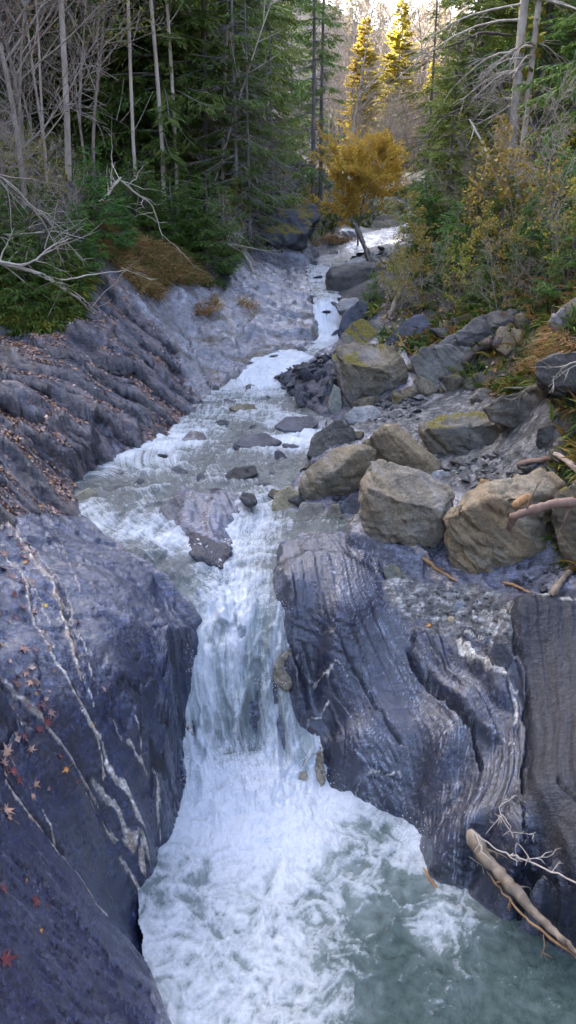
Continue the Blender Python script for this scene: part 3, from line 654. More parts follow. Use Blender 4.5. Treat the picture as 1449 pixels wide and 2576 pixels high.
# foam cover: (px, py, amount)
FO = [(600, 1990, 1.15), (700, 1970, 1.2), (620, 2050, 1.2), (760, 2060, 1.05), (500, 2030, 1.0), (500, 2130, .95), (650, 2150, 1.0), (800, 2130, .85), (880, 2060, .75), (950, 2020, .62), (900, 2100, .62), (980, 2080, .5), (1020, 2150, .72), (1040, 2120, .85), (420, 2170, .65), (380, 2240, .62), (480, 2230, .7), (600, 2260, .75), (720, 2220, .85), (800, 2260, .6), (950, 2200, .48), (900, 2260, .62), (1050, 2250, .42),
      (420, 2350, .78), (560, 2380, .68), (700, 2380, .7), (820, 2400, .5), (930, 2340, .35), (1000, 2330, .3), (1080, 2310, .62), (1090, 2370, .6), (1030, 2400, .18), (950, 2450, .25), (1000, 2500, .15), (850, 2500, .55), (700, 2500, .7), (500, 2500, .72), (560, 2576, .7), (760, 2576, .6), (900, 2560, .4), (1020, 2576, .15), (1150, 2400, .3), (1180, 2480, .3), (1150, 2540, .25), (1280, 2420, .2), (1350, 2500, .25), (1449, 2520, .12), (1250, 2560, .15), (1449, 2440, .05),
      (480, 1900, .95), (560, 1880, .75), (640, 1850, .7), (720, 1880, .85), (790, 1930, .9), (600, 1760, .85), (500, 1760, .95), (680, 1760, .85), (480, 1680, .95), (600, 1650, .98), (700, 1620, .75), (520, 1590, .95), (620, 1560, .98), (700, 1530, .7), (560, 1500, .95), (640, 1460, .85), (560, 1440, .9), (690, 1420, .55), (620, 1380, .85), (680, 1320, .75), (650, 1280, .8), (740, 1300, .5),
      (480, 1420, .62), (520, 1470, .72), (420, 1420, .42), (440, 1370, .85), (330, 1400, .45), (300, 1360, .7), (350, 1330, .9), (250, 1330, .75), (260, 1290, .7), (320, 1300, .5), (230, 1280, .8), (400, 1240, .45), (480, 1240, .35), (330, 1220, .35), (230, 1225, .35), (560, 1230, .45), (620, 1200, .35), (700, 1220, .4),
      (300, 1170, .62), (350, 1170, .72), (420, 1120, .78), (500, 1130, .5), (560, 1160, .4), (640, 1160, .38), (740, 1160, .25), (480, 1110, .85), (600, 1110, .35), (700, 1110, .85), (760, 1120, .9), (640, 1080, .3), (560, 1060, .5), (700, 1060, .65), (640, 1030, .62), (760, 1060, .5), (540, 1030, .5), (600, 1000, .55), (700, 1010, .4), (740, 1020, .3), (560, 980, .62), (640, 970, .85), (620, 940, .95), (680, 930, 1.1), (730, 910, 1.1), (790, 890, .7), (840, 860, 1.1), (830, 800, 1.15), (828, 760, .9), (800, 720, .8), (800, 680, .85), (806, 650, .6), (870, 625, .5), (930, 600, .5), (1000, 585, .55), (1030, 560, .85)]
FP = []
for px, py, f in FO:
    f *= .72 if py < 900 else (1.0 if py < 1260 else (.84 if py < 1900 else (1 if py < 2080 else .9)))
    p = zmarch(px, py, w0); FP.append((*uv_of(p[0], p[1]), f))
FP = np.array(FP); foam_rbf = RBF(FP[:, 0], FP[:, 1], FP[:, 2], .01)
_k = np.array(STREAM)
NCW, NRW = 620, 1000
us2 = np.linspace(-.62, .62, 240); UU, VV = np.meshgrid(us2, vs, indexing='ij')
Z0 = w0(UU, VV); YY = np.exp(VV); XX = UU*YY
ds = np.sqrt(np.diff(XX, axis=1)**2+np.diff(YY, axis=1)**2+np.diff(Z0, axis=1)**2); dist = np.sqrt(XX**2+YY**2+(CAMZ-Z0)**2)[:, 1:]
wgt = ds/dist*np.where(YY[:, 1:] < 2.4, .3, 1)
cum = np.concatenate([np.zeros((240, 1)), np.cumsum(wgt, 1)], 1); cum /= cum[:, -1:]
k = np.ones(9)/9
cum = np.apply_along_axis(lambda c: np.convolve(np.pad(c, 4, 'edge'), k, 'valid'), 0, cum); cum = (cum-cum[:, :1])/(cum[:, -1:]-cum[:, :1])
tt = np.linspace(0, 1, NRW); VW = np.stack([np.interp(tt, cum[i], vs) for i in range(240)])
uc = np.linspace(-.62, .62, NCW); VW = np.stack([np.interp(uc, us2, VW[:, j]) for j in range(NRW)], 1)
UW = np.repeat(uc[:, None], NRW, 1).astype(np.float32); VW = VW.astype(np.float32)
zw = w0(UW, VW); yw = np.exp(VW); xw = UW*yw
sdw = poly_sd(UW+.006*fbm(xw*4, yw*4, 3, 200), VW+.006*fbm(xw*4+7, yw*4, 3, 201), STREAM)
inside = sdw > -.004
d1, t1, s1 = seg_dist(UW, VW, CENTRE, True); d2, t2, s2 = seg_dist(UW, VW, ARM, True)
arm = d2 < d1*.8
ws, wt = np.where(arm, t2+20, t1)*8, np.where(arm, d2*s2, d1*s1)*8    # along, across
fo = foam_rbf(UW, VW)
pool = sstep(.17, -.02, zw)*(yw < 7)
slope = np.abs(np.gradient(zw, axis=1)/np.maximum(np.gradient(yw, axis=1), 1e-4))
steep = sstep(.25, .8, slope)
wa, wb = .35*fbm(xw*2.5, yw*2.5, 3, 211), .35*fbm(xw*2.5+4, yw*2.5+9, 3, 213)
# swirling lace on the pool, streaks down the falls, riffles upstream
lace = 1-np.abs(fbm(xw*2.6+wa*1.8, yw*2.6+wb*1.8, 5, 221, .6))*1.9
lace3 = ridged(xw*13+wa*5, yw*13+wb*5, 3, 225)
lace2 = fbm(xw*9+wa*3, yw*9+wb*3, 4, 223, .6)
stre = fbm(wt*7+.8*fbm(ws*3, wt*3, 2, 232), ws*1.9, 5, 231, .65)
rif = fbm(wt*2.2+wa, ws*6+wb*2, 5, 241, .65); rif2 = ridged(wt*3+wa*2, ws*8, 3, 243)
pat = pool*(.60*(lace-.35)+.26*lace2+.30*(lace3-.35))+(1-pool)*(steep*(.85*stre-.10+.55*fbm(wt*2.4+wa, ws*1.3+wb, 4, 233))+(1-steep)*(.42*rif+.32*(rif2-.35)+.25*stre))
foam = np.clip(sstep(.14, .98, fo*(.92-.16*pool)+.56*pat), 0, 1)
milk = sstep(.12, 1.0, fo+.25*pool*lace2)*(.45+.55*np.maximum(pool, steep))
# shape: chop on the pool, ropes and lumps in the falls
hz = pool*(.040*fbm(xw*1.9+wa, yw*1.9+wb, 3, 251)+.018*(lace-.4)+.008*lace2)
hz += (1-pool)*(steep*(.075*fbm(wt*4.5, ws*1.1, 3, 257)+.040*stre+.085*(ridged(wt*1.9+wa*2, ws*1.6+wb*2, 4, 258)-.4))+(1-steep)*(.030*rif+.022*rif2+.030*fbm(xw*3, yw*3, 3, 258)))
hz += .055*fbm(xw*5+wa, yw*5+wb, 4, 263)*sstep(.85, 1.15, fo)*sstep(.5, .3, zw)
hz += .012*foam*fbm(xw*20, yw*20, 2, 261)
hz *= np.clip(.35+yw/9, .5, 1.3)
hz *= sstep(-.006, .03, sdw)
zf = zw+hz
nz = np.stack([-np.gradient(zw, axis=0)/np.maximum(np.gradient(xw, axis=0), 1e-4), -np.gradient(zw, axis=1)/np.maximum(np.gradient(yw, axis=1), 1e-4)], -1)
GYw = np.clip(nz[..., 1], -2.5, 2.5)*hz*.55
gate = (zf > detail(UW, VW)[2]-.10) & inside
keep = gate[:-1, :-1] | gate[1:, 1:] | gate[1:, :-1] | gate[:-1, 1:]
deep = np.clip(pool, 0, 1)
wverts = np.stack([xw, yw+GYw, zf], -1).reshape(-1, 3)
shal = sstep(.0, .02, sdw)
wv, wq, wattr = compact(wverts, grid_quads(NCW, NRW, keep), {'foam': foam.ravel(), 'milk': milk.ravel(), 'pool': deep.ravel(), 'ws': ws.ravel(), 'wt': wt.ravel(), 'steep': steep.ravel()})
def water_mat():
    t = NT('stream_water'); f = t.attr('foam').outputs['Fac']; mk = t.attr('milk').outputs['Fac']; pl = t.attr('pool').outputs['Fac']
    n = t.noise(38, 5, .65); n2 = t.noise(11, 5, .6)
    dpool = t.mix(t.ramp(n2.outputs['Fac'], [(.3, 0), (.7, 1)]).outputs['Color'], (.018, .036, .031), (.055, .088, .076))
    dup = t.mix(t.ramp(n2.outputs['Fac'], [(.3, 0), (.7, 1)]).outputs['Color'], (.030, .034, .028), (.095, .10, .085))
    dark = t.mix(pl, dup, dpool)
    milk = t.mix(t.math('MULTIPLY', mk, .75), dark, (.31, .355, .345))
    ff = t.math('ADD', f, t.math('MULTIPLY', t.math('SUBTRACT', n.outputs['Fac'], .5), .7))
    fr = t.ramp(ff, [(.22, 0), (.75, 1)])
    cx = t.new('ShaderNodeCombineXYZ'); t.l(t.math('MULTIPLY', t.attr('wt').outputs['Fac'], 26), cx.inputs[0]); t.l(t.math('MULTIPLY', t.attr('ws').outputs['Fac'], 5.5), cx.inputs[1])
    n3 = t.new('ShaderNodeTexNoise', Scale=1.0, Detail=6, Roughness=.7, Distortion=.6); t.l(cx.outputs[0], n3.inputs['Vector'])
    stp = t.math('SUBTRACT', 1.0, pl)
    ff = t.math('ADD', ff, t.math('MULTIPLY', t.math('MULTIPLY', t.math('SUBTRACT', n3.outputs['Fac'], .53), 1.5), stp))
    fr = t.ramp(ff, [(.22, 0), (1.0, 1)])
    col = t.mix(fr.outputs['Color'], milk, (.52, .535, .54))
    t.l(col, t.b.inputs['Base Color'])
    r = t.ramp(ff, [(.15, .07), (.7, .55)]); t.l(r.outputs['Color'], t.b.inputs['Roughness'])
    t.b.inputs['IOR'].default_value = 1.33; t.b.inputs['Specular IOR Level'].default_value = .6
    b = t.bump(n.outputs['Fac'], .7, .02); b = t.bump(n2.outputs['Fac'], .35, .03, b); b = t.bump(n3.outputs['Fac'], .6, .03, b); t.l(b, t.b.inputs['Normal'])
    return t.m
M_WATER = water_mat()
tag(link('stream_water', mesh_np('stream_water', wv, wq, attrs=wattr, mat=M_WATER)), kind='structure')
def water_at(px, py): return zmarch(px, py, w0)
# ------------------------------------------------------------------ boulders and stones
def boulder_mat():
    t = NT('boulder_stone'); col = t.attr('col'); mo = t.attr('moss').outputs['Fac']
    n = t.noise(7, 6, .65); n2 = t.noise(42, 5, .65); n3 = t.noise(24, 6, .75)
    r = t.ramp(n.outputs['Fac'], [(.25, .55), (.75, 1.4)]); c = t.mix(1.0, col.outputs['Color'], r.outputs['Color'], 'MULTIPLY')
    r2 = t.ramp(n2.outputs['Fac'], [(.3, .65), (.7, 1.3)]); c = t.mix(1.0, c, r2.outputs['Color'], 'MULTIPLY')
    mm = t.ramp(t.math('ADD', mo, t.math('MULTIPLY', t.math('SUBTRACT', n3.outputs['Fac'], .5), 2.3)), [(.30, 0), (.72, 1)])
    mc = t.mix(t.ramp(n2.outputs['Fac'], [(.35, 0), (.65, 1)]).outputs['Color'], (.05, .05, .010), (.20, .15, .02))
    c = t.mix(mm.outputs['Color'], c, mc)
    t.l(c, t.b.inputs['Base Color'])
    ro = t.attr('rough').outputs['Fac']; t.l(t.math('ADD', ro, t.math('MULTIPLY', mm.outputs['Color'], .3)), t.b.inputs['Roughness'])
    t.b.inputs['Specular IOR Level'].default_value = .45
    b = t.bump(n.outputs['Fac'], .8, .06); b = t.bump(n2.outputs['Fac'], .9, .018, b); t.l(b, t.b.inputs['Normal'])
    return t.m
M_BOULDER = boulder_mat()
def solid(points, seed, edge=.05, rough_amp=.03, beds=0.0, smooth=1, bed_dir=(0, 0, 1)):
    """closed rock: hull of survey points, refined, edges worn, surface broken up"""
    bm = bmesh.new()
    for p in points: bm.verts.new(p)
    bmesh.ops.remove_doubles(bm, verts=bm.verts, dist=.004)
    r = bmesh.ops.convex_hull(bm, input=bm.verts)
    bmesh.ops.delete(bm, geom=[g for g in r['geom_interior'] if isinstance(g, bmesh.types.BMVert)], context='VERTS')
    loose = [v for v in bm.verts if not v.link_faces]
    if loose: bmesh.ops.delete(bm, geom=loose, context='VERTS')
    for it in range(7):
        es = [e for e in bm.edges if e.calc_length() > edge*1.5]
        if not es: break
        bmesh.ops.subdivide_edges(bm, edges=es, cuts=1)
        bmesh.ops.triangulate(bm, faces=[f for f in bm.faces if len(f.verts) > 3])
    for it in range(smooth): bmesh.ops.smooth_vert(bm, verts=bm.verts, factor=.5, use_axis_x=True, use_axis_y=True, use_axis_z=True)
    bm.normal_update()
    co = np.array([v.co for v in bm.verts], np.float32); no = np.array([v.normal for v in bm.verts], np.float32)
    s = seed*3.7
    X, Y, Z = co.T
    q1, q2 = X*1.0+Z*.75+s, Y*1.0-Z*.65-s
    size = np.ptp(co, axis=0).max()
    k = 1.0/max(size, .15)
    d = rough_amp*size*(1.1*fbm(q1*2.2*k, q2*2.2*k, 4, seed)+.55*(cells(q1*4*k, q2*4*k, seed)[0]-.5)+.35*fbm(q1*11*k, q2*11*k, 4, seed+2))
    crease = ridged(q1*3.1*k+5, q2*3.1*k, 3, seed+4); d -= rough_amp*size*.7*1.4*sstep(.66, .90, crease)
    if beds:
        b = (co@np.array(bed_dir, np.float32))
        d += beds*size*(ridged(b*9*k+.3*fbm(q1*3*k, q2*3*k, 2, seed), q1*.8*k, 3, seed+6)-.5)
    co2 = co+no*d[:, None]
    for v, c in zip(bm.verts, co2): v.co = Vector(c.tolist())
    bm.normal_update(); no = np.array([v.normal for v in bm.verts], np.float32)
    bm.verts.index_update()
    tr = np.array([[v.index for v in f.verts] for f in bm.faces], np.int32)
    bm.free()
    return co2, tr, no, d/(rough_amp*size+1e-6)
def stone_mesh(name, points, seed, col, col2=None, moss=0.0, rough=.75, edge=.05, amp=.036, beds=.02, smooth=1, vein=0.0, bed_dir=(0, 0, 1), wet=None, moss_line=.35):
    co, tr, no, d = solid(points, seed, edge, amp, beds, smooth, bed_dir)
    X, Y, Z = co.T; col = np.array(col, np.float32); col2 = np.array(col2 if col2 is not None else col*.6, np.float32)
    q1, q2 = X+Z*.8+seed, Y-Z*.6
    m = sstep(-.35, .45, fbm(q1*1.8, q2*1.8, 4, seed+9)+.25*fbm(q1*7, q2*7, 3, seed))[:, None]
    c = col*(1-m)+col2*m
    if vein:
        a = 1-sstep(.0, .06, np.abs(fbm(q1*1.1+3, q2*1.1, 3, seed+20))); c = c*(1-vein*a[:, None])+np.array((.34, .32, .28))*vein*a[:, None]
    ms = np.clip(sstep(moss_line, .95, no[:, 2])*sstep(-.35, .3, fbm(q1*1.9, q2*1.9, 4, seed+30))*1.25*moss, 0, 1) if moss else np.zeros(len(co))
    ro = np.full(len(co), rough, np.float32)
    if wet is not None:
        wz = 1-sstep(wet, wet+.12, Z+.05*fbm(q1*4, q2*4, 2, 3)); ro = ro*(1-wz)+.22*wz; c = c*(1-.55*wz[:, None])
    return mesh_np(name, co, tris=tr, attrs={'col': c, 'moss': ms, 'rough': ro}, mat=M_BOULDER)
SEEDN = [0]
def boulder(label, outline, base, col, thick=None, ridges=(), moss=0, name='boulder', cat='boulder', group=None, Y0=None, fr=.42, sink=.3, **kw):
    SEEDN[0] += 1; seed = SEEDN[0]
    if Y0 is None: Y0 = on_ground(*base)[1]
    P = np.array(outline, float); top, bot = P[:, 1].min(), P[:, 1].max()
    wd = np.ptp(P[:, 0])/F*Y0*1.05
    th = thick or .8*wd
    pts = []
    cx, cy = P.mean(0)
    for px, py in outline:
        f = .04+fr*(bot-py)/(bot-top)
        pts.append(at_y(px, py, Y0+f*th))
        b = at_y(cx+(px-cx)*.72, cy+(py-cy)*.72, Y0+th); b[2] -= .12*th; pts.append(b)
        if py > cy:
            g = at_y(cx+(px-cx)*.85, py, Y0+.15*th); g[2] -= sink*(bot-top)/F*Y0; pts.append(g)
    for px, py, f in ridges: pts.append(at_y(px, py, Y0+f*th))
    pts = np.array(pts); org = np.array([pts[:, 0].mean(), pts[:, 1].mean(), pts[:, 2].min()])
    edge = kw.pop('edge', max(.012, .0026*Y0))
    me = stone_mesh(name, pts-org, seed, col, moss=moss, edge=edge, **kw)
    o = link(name, me, loc=org); tag(o, label, cat, group); return o
TAN, OLV, GRY, DRK, BLU = (.235, .165, .085), (.135, .108, .062), (.17, .155, .135), (.060, .054, .044), (.068, .070, .088)
G1 = 'boulders along the stream bank'
BO = [
 ('big rounded brown boulder with smooth front face and mossy shoulder at the gravel edge', [(833, 892), (855, 868), (900, 858), (960, 866), (1003, 885), (1032, 930), (1050, 965), (1038, 988), (960, 1003), (885, 1030), (862, 1018), (845, 960)], (885, 1028), OLV, dict(thick=1.3, ridges=[(875, 912, .02), (890, 1020, -.02), (960, 930, -.08), (1010, 960, .1)], moss=.75, col2=(.11, .098, .08), vein=.3)),
 ('moss covered boulder behind the big rounded brown one', [(835, 885), (850, 850), (880, 815), (912, 798), (955, 806), (990, 832), (985, 862), (900, 875), (860, 885)], (860, 890), (.15, .13, .10), dict(Y0=12.4, thick=1.1, moss=1.3)),
 ('blue grey slate boulder with a slanting flat face and moss crack', [(962, 868), (1000, 822), (1040, 793), (1068, 788), (1086, 818), (1090, 850), (1040, 888), (1000, 884)], (1010, 890), BLU, dict(Y0=11.9, thick=.9, moss=.45, vein=.3, amp=.018)),
 ('flat topped boulder with bright moss stripes between two larger rocks', [(1028, 900), (1065, 868), (1130, 864), (1200, 872), (1243, 888), (1230, 922), (1190, 950), (1130, 972), (1062, 974), (1045, 935)], (1100, 974), (.19, .175, .14), dict(fr=.16, thick=1.0, ridges=[(1120, 930, .1), (1215, 900, .25)], moss=1.0, col2=(.10, .09, .075))),
 ('largest dark boulder below the leafy slope with a rounded back', [(1130, 868), (1150, 835), (1190, 800), (1240, 783), (1320, 779), (1352, 797), (1345, 832), (1290, 872), (1240, 888), (1160, 872)], (1240, 886), (.085, .078, .07), dict(fr=.16, Y0=10.6, thick=1.2, moss=.4, ridges=[(1250, 820, .0)])),
 ('thin grey slab leaning against the largest dark boulder', [(1085, 882), (1128, 842), (1152, 836), (1130, 872), (1100, 890)], (1100, 890), GRY, dict(Y0=10.9, thick=.25, amp=.02)),
 ('grey brown boulder at the foot of the leafy slope by the picture edge', [(1380, 805), (1415, 775), (1449, 752), (1530, 750), (1540, 850), (1449, 842), (1400, 830)], (1430, 842), (.21, .185, .16), dict(fr=.16, Y0=8.6, thick=.9, moss=.4)),
 ('dark boulder strewn with red leaves beside the dry grass', [(1345, 955), (1350, 912), (1400, 890), (1449, 882), (1540, 885), (1540, 965), (1400, 972)], (1400, 970), DRK, dict(fr=.16, Y0=7.7, thick=.8, moss=.3)),
 ('long faceted boulder with orange moss patch in the middle of the gravel terrace', [(1048, 1092), (1052, 1062), (1120, 1046), (1210, 1034), (1282, 1050), (1327, 1085), (1312, 1112), (1250, 1140), (1150, 1146), (1090, 1132)], (1160, 1146), (.155, .125, .082), dict(thick=.85, ridges=[(1065, 1078, .05), (1150, 1075, .0), (1250, 1065, .12), (1300, 1090, .15), (1180, 1130, -.04)], moss=.75, col2=(.12, .11, .085))),
 ('low mossy boulder between the flat topped one and the dry grass', [(1158, 962), (1190, 940), (1235, 930), (1290, 945), (1300, 975), (1240, 985), (1180, 982)], (1200, 984), (.20, .17, .12), dict(fr=.16, thick=.5, moss=.9)),
 ('narrow tan boulder lying along the top of the terrace', [(1180, 1004), (1205, 976), (1260, 964), (1330, 966), (1342, 988), (1240, 1008)], (1220, 1006), (.26, .22, .165), dict(fr=.16, thick=.45, moss=.6)),
 ('long mossy boulder with a dark shaded front behind the faceted one', [(1213, 1024), (1262, 996), (1340, 998), (1449, 958), (1540, 950), (1540, 1045), (1400, 1064), (1300, 1046)], (1330, 1050), (.17, .145, .11), dict(fr=.16, thick=.7, moss=.8, col2=(.08, .07, .05))),
 ('dark low boulder under the long mossy one by the picture edge', [(1345, 1112), (1350, 1075), (1449, 1055), (1540, 1050), (1540, 1122), (1400, 1120)], (1400, 1118), (.085, .08, .065), dict(fr=.16, thick=.5, moss=.4)),
 ('brownish boulder half buried near the driftwood stick', [(1385, 1140), (1400, 1110), (1449, 1100), (1540, 1100), (1540, 1160), (1420, 1160)], (1420, 1158), (.2, .16, .13), dict(fr=.16, thick=.45, moss=.3)),
 ('egg shaped smooth olive boulder with its tip in the stream', [(748, 1228), (758, 1192), (800, 1155), (850, 1122), (908, 1112), (950, 1130), (942, 1168), (915, 1192), (880, 1224), (850, 1247), (805, 1262), (765, 1252)], (810, 1260), (.15, .118, .066), dict(thick=.75, amp=.018, smooth=3, vein=.25, wet=.05, ridges=[(850, 1180, -.1), (900, 1130, .2)], col2=(.12, .105, .075))),
 ('slanting tan boulder with a long ridge leaning behind the blocky ones', [(928, 1102), (960, 1070), (1000, 1064), (1052, 1110), (1112, 1162), (1106, 1188), (1070, 1198), (990, 1160)], (1060, 1198), (.205, .155, .085), dict(thick=.55, ridges=[(985, 1085, .25), (1060, 1150, .05)], amp=.022)),
 ('tan block wedged between the egg shaped boulder and the slanting one', [(905, 1116), (935, 1098), (985, 1140), (1020, 1185), (1000, 1200), (945, 1175)], (960, 1190), (.20, .16, .09), dict(thick=.4)),
 ('blocky grey brown boulder with a bright sloping top and dark mossy front', [(905, 1290), (912, 1225), (932, 1160), (962, 1154), (1050, 1184), (1132, 1224), (1142, 1246), (1112, 1290), (1112, 1340), (1062, 1377), (990, 1350), (915, 1314)], (1050, 1376), (.205, .162, .10), dict(thick=.75, ridges=[(925, 1225, .0), (1000, 1258, -.05), (1112, 1285, .0), (1060, 1360, .0), (930, 1300, .0)], moss=.15, col2=(.17, .15, .115), smooth=2, vein=.3)),
 ('largest tan boulder with pitted face and jutting lower corner', [(1110, 1298), (1180, 1240), (1262, 1204), (1362, 1180), (1422, 1216), (1402, 1290), (1390, 1362), (1352, 1400), (1262, 1430), (1182, 1450), (1150, 1402), (1115, 1342)], (1200, 1446), TAN, dict(thick=.8, ridges=[(1120, 1300, .02), (1230, 1255, -.02), (1340, 1250, .0), (1200, 1430, -.05), (1330, 1380, .0)], amp=.04, beds=.02, bed_dir=(.5, 0, .86), smooth=2, col2=(.20, .165, .105))),
 ('dark brown mossy boulder at the picture edge beside the largest tan one', [(1385, 1295), (1400, 1242), (1449, 1214), (1560, 1215), (1560, 1425), (1449, 1408), (1402, 1345)], (1430, 1408), (.13, .10, .055), dict(Y0=6.2, thick=.7, moss=.7, amp=.04)),
 ('small yellowish stone standing in the water in front of the egg shaped boulder', [(683, 1282), (690, 1240), (730, 1220), (752, 1236), (752, 1282), (715, 1292)], (715, 1290), (.24, .205, .12), dict(thick=.35, wet=.0)),
 ('squat grey green stone in the shadow under the egg shaped boulder', [(742, 1290), (760, 1262), (810, 1264), (822, 1302), (780, 1310), (748, 1304)], (780, 1308), (.16, .15, .12), dict(thick=.3)),
 ('narrow upright stone tucked under the blocky boulder', [(818, 1300), (830, 1268), (852, 1266), (864, 1302), (838, 1316)], (838, 1314), (.14, .125, .09), dict(thick=.25)),
 ('blue black stone filling the gap beside the blocky boulder', [(850, 1296), (862, 1262), (885, 1240), (918, 1240), (912, 1292), (875, 1304)], (880, 1302), (.06, .065, .08), dict(thick=.35, rough=.4)),
 ('greenish egg stone leaning on the big rounded brown boulder', [(824, 1008), (840, 964), (858, 974), (863, 1020), (846, 1042), (828, 1032)], (845, 1040), (.20, .20, .16), dict(thick=.35, amp=.015, smooth=3)),
 ('pale flat stone with white seams below the big rounded brown boulder', [(863, 1048), (890, 1022), (945, 1019), (962, 1040), (925, 1062), (880, 1064)], (910, 1062), (.24, .24, .23), dict(thick=.4, vein=.5)),
 ('sloping wet brown ledge where the riffle meets the boulders', [(770, 1150), (790, 1090), (850, 1050), (890, 1075), (900, 1110), (840, 1120), (800, 1150)], (800, 1148), (.15, .135, .10), dict(thick=.6, beds=.03, wet=2.2)),
 ('dark flat stone with a smaller one beside it in midstream', [(563, 1197), (590, 1176), (640, 1169), (650, 1190), (622, 1203), (580, 1207)], (600, 1204), (.075, .068, .05), dict(Y0=8.55, thick=.3, wet=1.9)),
 ('flat yellowish stone breaking the water in the upper riffle', [(573, 1025), (600, 1014), (640, 1017), (643, 1029), (600, 1034)], (600, 1032), (.19, .16, .10), dict(Y0=11.0, thick=.3)),
 ('grey stone in the white water under the upper fall', [(603, 977), (628, 964), (648, 970), (642, 981), (612, 983)], (625, 981), (.10, .10, .095), dict(Y0=12.1, thick=.3)),
 ('small dark stone against the shale foot in the upper riffle', [(530, 985), (538, 965), (552, 972), (552, 990)], (540, 990), (.075, .075, .075), dict(thick=.2)),
 ('black wet stone at the lip of the main chute', [(600, 1252), (612, 1236), (640, 1242), (648, 1264), (618, 1268)], (625, 1266), (.05, .048, .045), dict(Y0=7.75, thick=.22, rough=.3)),
 ('rounded wet mound under the riffle with leaves caught on it', [(585, 1118), (620, 1092), (668, 1088), (712, 1112), (680, 1124), (610, 1126)], (640, 1124), (.06, .06, .07), dict(Y0=9.5, thick=.5, rough=.2, amp=.015, smooth=3)),
 ('low wet rock with a white seam on the shale side of the riffle', [(455, 1108), (480, 1080), (515, 1088), (522, 1106), (490, 1114)], (490, 1112), (.12, .10, .095), dict(Y0=9.8, thick=.4, rough=.3, vein=.6)),
 ('broad wet rock with water threads running over it beside the boulders', [(690, 1072), (720, 1046), (785, 1044), (805, 1066), (770, 1086), (715, 1086)], (745, 1084), (.06, .062, .075), dict(Y0=10.1, thick=.6, rough=.2, amp=.015)),
 ('pointed dark rock fin splitting the two arms of the fall', [(468, 1362), (484, 1312), (510, 1294), (545, 1318), (586, 1366), (560, 1428), (520, 1408), (490, 1385)], (545, 1426), (.045, .042, .048), dict(Y0=6.95, thick=1.0, fr=.8, rough=.25, beds=.05, amp=.035, bed_dir=(.6, .3, .74))),
 ('brown wet rock hump at the head of the left arm', [(395, 1300), (410, 1255), (450, 1245), (470, 1290), (455, 1330), (420, 1330)], (430, 1328), (.13, .115, .11), dict(Y0=7.6, thick=.5, rough=.22, amp=.03, vein=.4)),
 ('yellowish stone pair at the foot of the shale bank', [(188, 1275), (194, 1240), (225, 1226), (246, 1240), (236, 1262), (212, 1278)], (212, 1276), (.27, .24, .16), dict(thick=.25)),
 ('pale round pebble beside the yellowish stones', [(205, 1228), (215, 1214), (236, 1216), (240, 1230), (220, 1236)], (220, 1234), (.36, .35, .31), dict(thick=.2)),
 ('great square boulder with a dark smooth face above the upper fall', [(819, 692), (830, 672), (880, 662), (935, 654), (962, 672), (948, 712), (905, 742), (850, 752), (820, 746)], (850, 752), (.085, .078, .066), dict(Y0=16.0, thick=1.6, amp=.014, smooth=2, ridges=[(832, 690, .02), (940, 672, .3)])),
 ('grey slab resting on the great square boulder', [(822, 686), (845, 668), (900, 645), (925, 652), (890, 672), (835, 695)], (850, 690), (.25, .235, .215), dict(Y0=16.6, thick=.9, amp=.012)),
 ('pale stone at the foot of the great square boulder', [(843, 768), (862, 750), (900, 748), (908, 765), (880, 782), (850, 782)], (860, 782), (.25, .235, .21), dict(Y0=14.6, thick=.5)),
 ('blue black jagged rock at the edge of the upper fall', [(848, 832), (862, 790), (905, 752), (928, 760), (925, 792), (885, 842)], (870, 838), (.05, .055, .07), dict(Y0=13.9, thick=.6, rough=.3, amp=.04)),
 ('yellow spotted stone at the corner of the wet shelf', [(964, 1432), (984, 1414), (1004, 1428), (1013, 1452), (990, 1462), (972, 1452)], (990, 1460), (.15, .15, .11), dict(thick=.16, col2=(.32, .25, .09))),
 ('angular pale grey stone on the fine gravel', [(1137, 1532), (1150, 1508), (1172, 1518), (1167, 1544), (1142, 1546)], (1150, 1545), (.22, .23, .235), dict(thick=.13, vein=.4, smooth=1)),
 ('cream coloured round stone on the fine gravel', [(1122, 1556), (1134, 1548), (1150, 1554), (1146, 1566), (1126, 1566)], (1135, 1566), (.42, .34, .2), dict(thick=.08)),
 ('flat pale slab with white seams on the lower terrace', [(1073, 1202), (1090, 1184), (1180, 1180), (1184, 1198), (1110, 1212)], (1110, 1210), (.26, .26, .25), dict(thick=.25, vein=.5)),
 ('orange brown stone among pale ones on the lower terrace', [(1200, 1220), (1208, 1204), (1236, 1206), (1232, 1222), (1208, 1228)], (1215, 1226), (.36, .21, .08), dict(thick=.16)),
 ('round dark stone wedged in the shelf gully', [(1228, 1648), (1242, 1616), (1270, 1618), (1292, 1656), (1276, 1682), (1240, 1674)], (1262, 1680), (.06, .058, .06), dict(thick=.22, col2=(.16, .13, .09))),
 ('bluish flake of slate standing in the shelf gully', [(1212, 1630), (1222, 1602), (1236, 1600), (1232, 1630), (1218, 1640)], (1220, 1638), (.14, .15, .18), dict(thick=.08)),
 ('pale tan rock knob in the spray on the shelf side of the main chute', [(688, 1702), (700, 1652), (732, 1628), (748, 1690), (722, 1734)], (715, 1730), (.30, .25, .17), dict(Y0=6.02, thick=.35, amp=.05, rough=.35)),
 ('broken tan rock showing through the foot of the fall', [(735, 1975), (765, 1905), (808, 1888), (822, 1950), (792, 2005)], (790, 2000), (.26, .21, .14), dict(Y0=5.58, thick=.4, amp=.05, rough=.3)),
 ('mossy dark outcrop under the spruces at the bend', [(636, 604), (650, 565), (690, 536), (750, 528), (796, 512), (806, 545), (772, 582), (712, 606)], (700, 604), (.055, .055, .06), dict(Y0=18.6, thick=2.4, moss=.9, amp=.04, beds=.04)),
]
for label, outl, base, col, kw in BO:
    boulder(label, outl, base, col, group=G1, **kw)
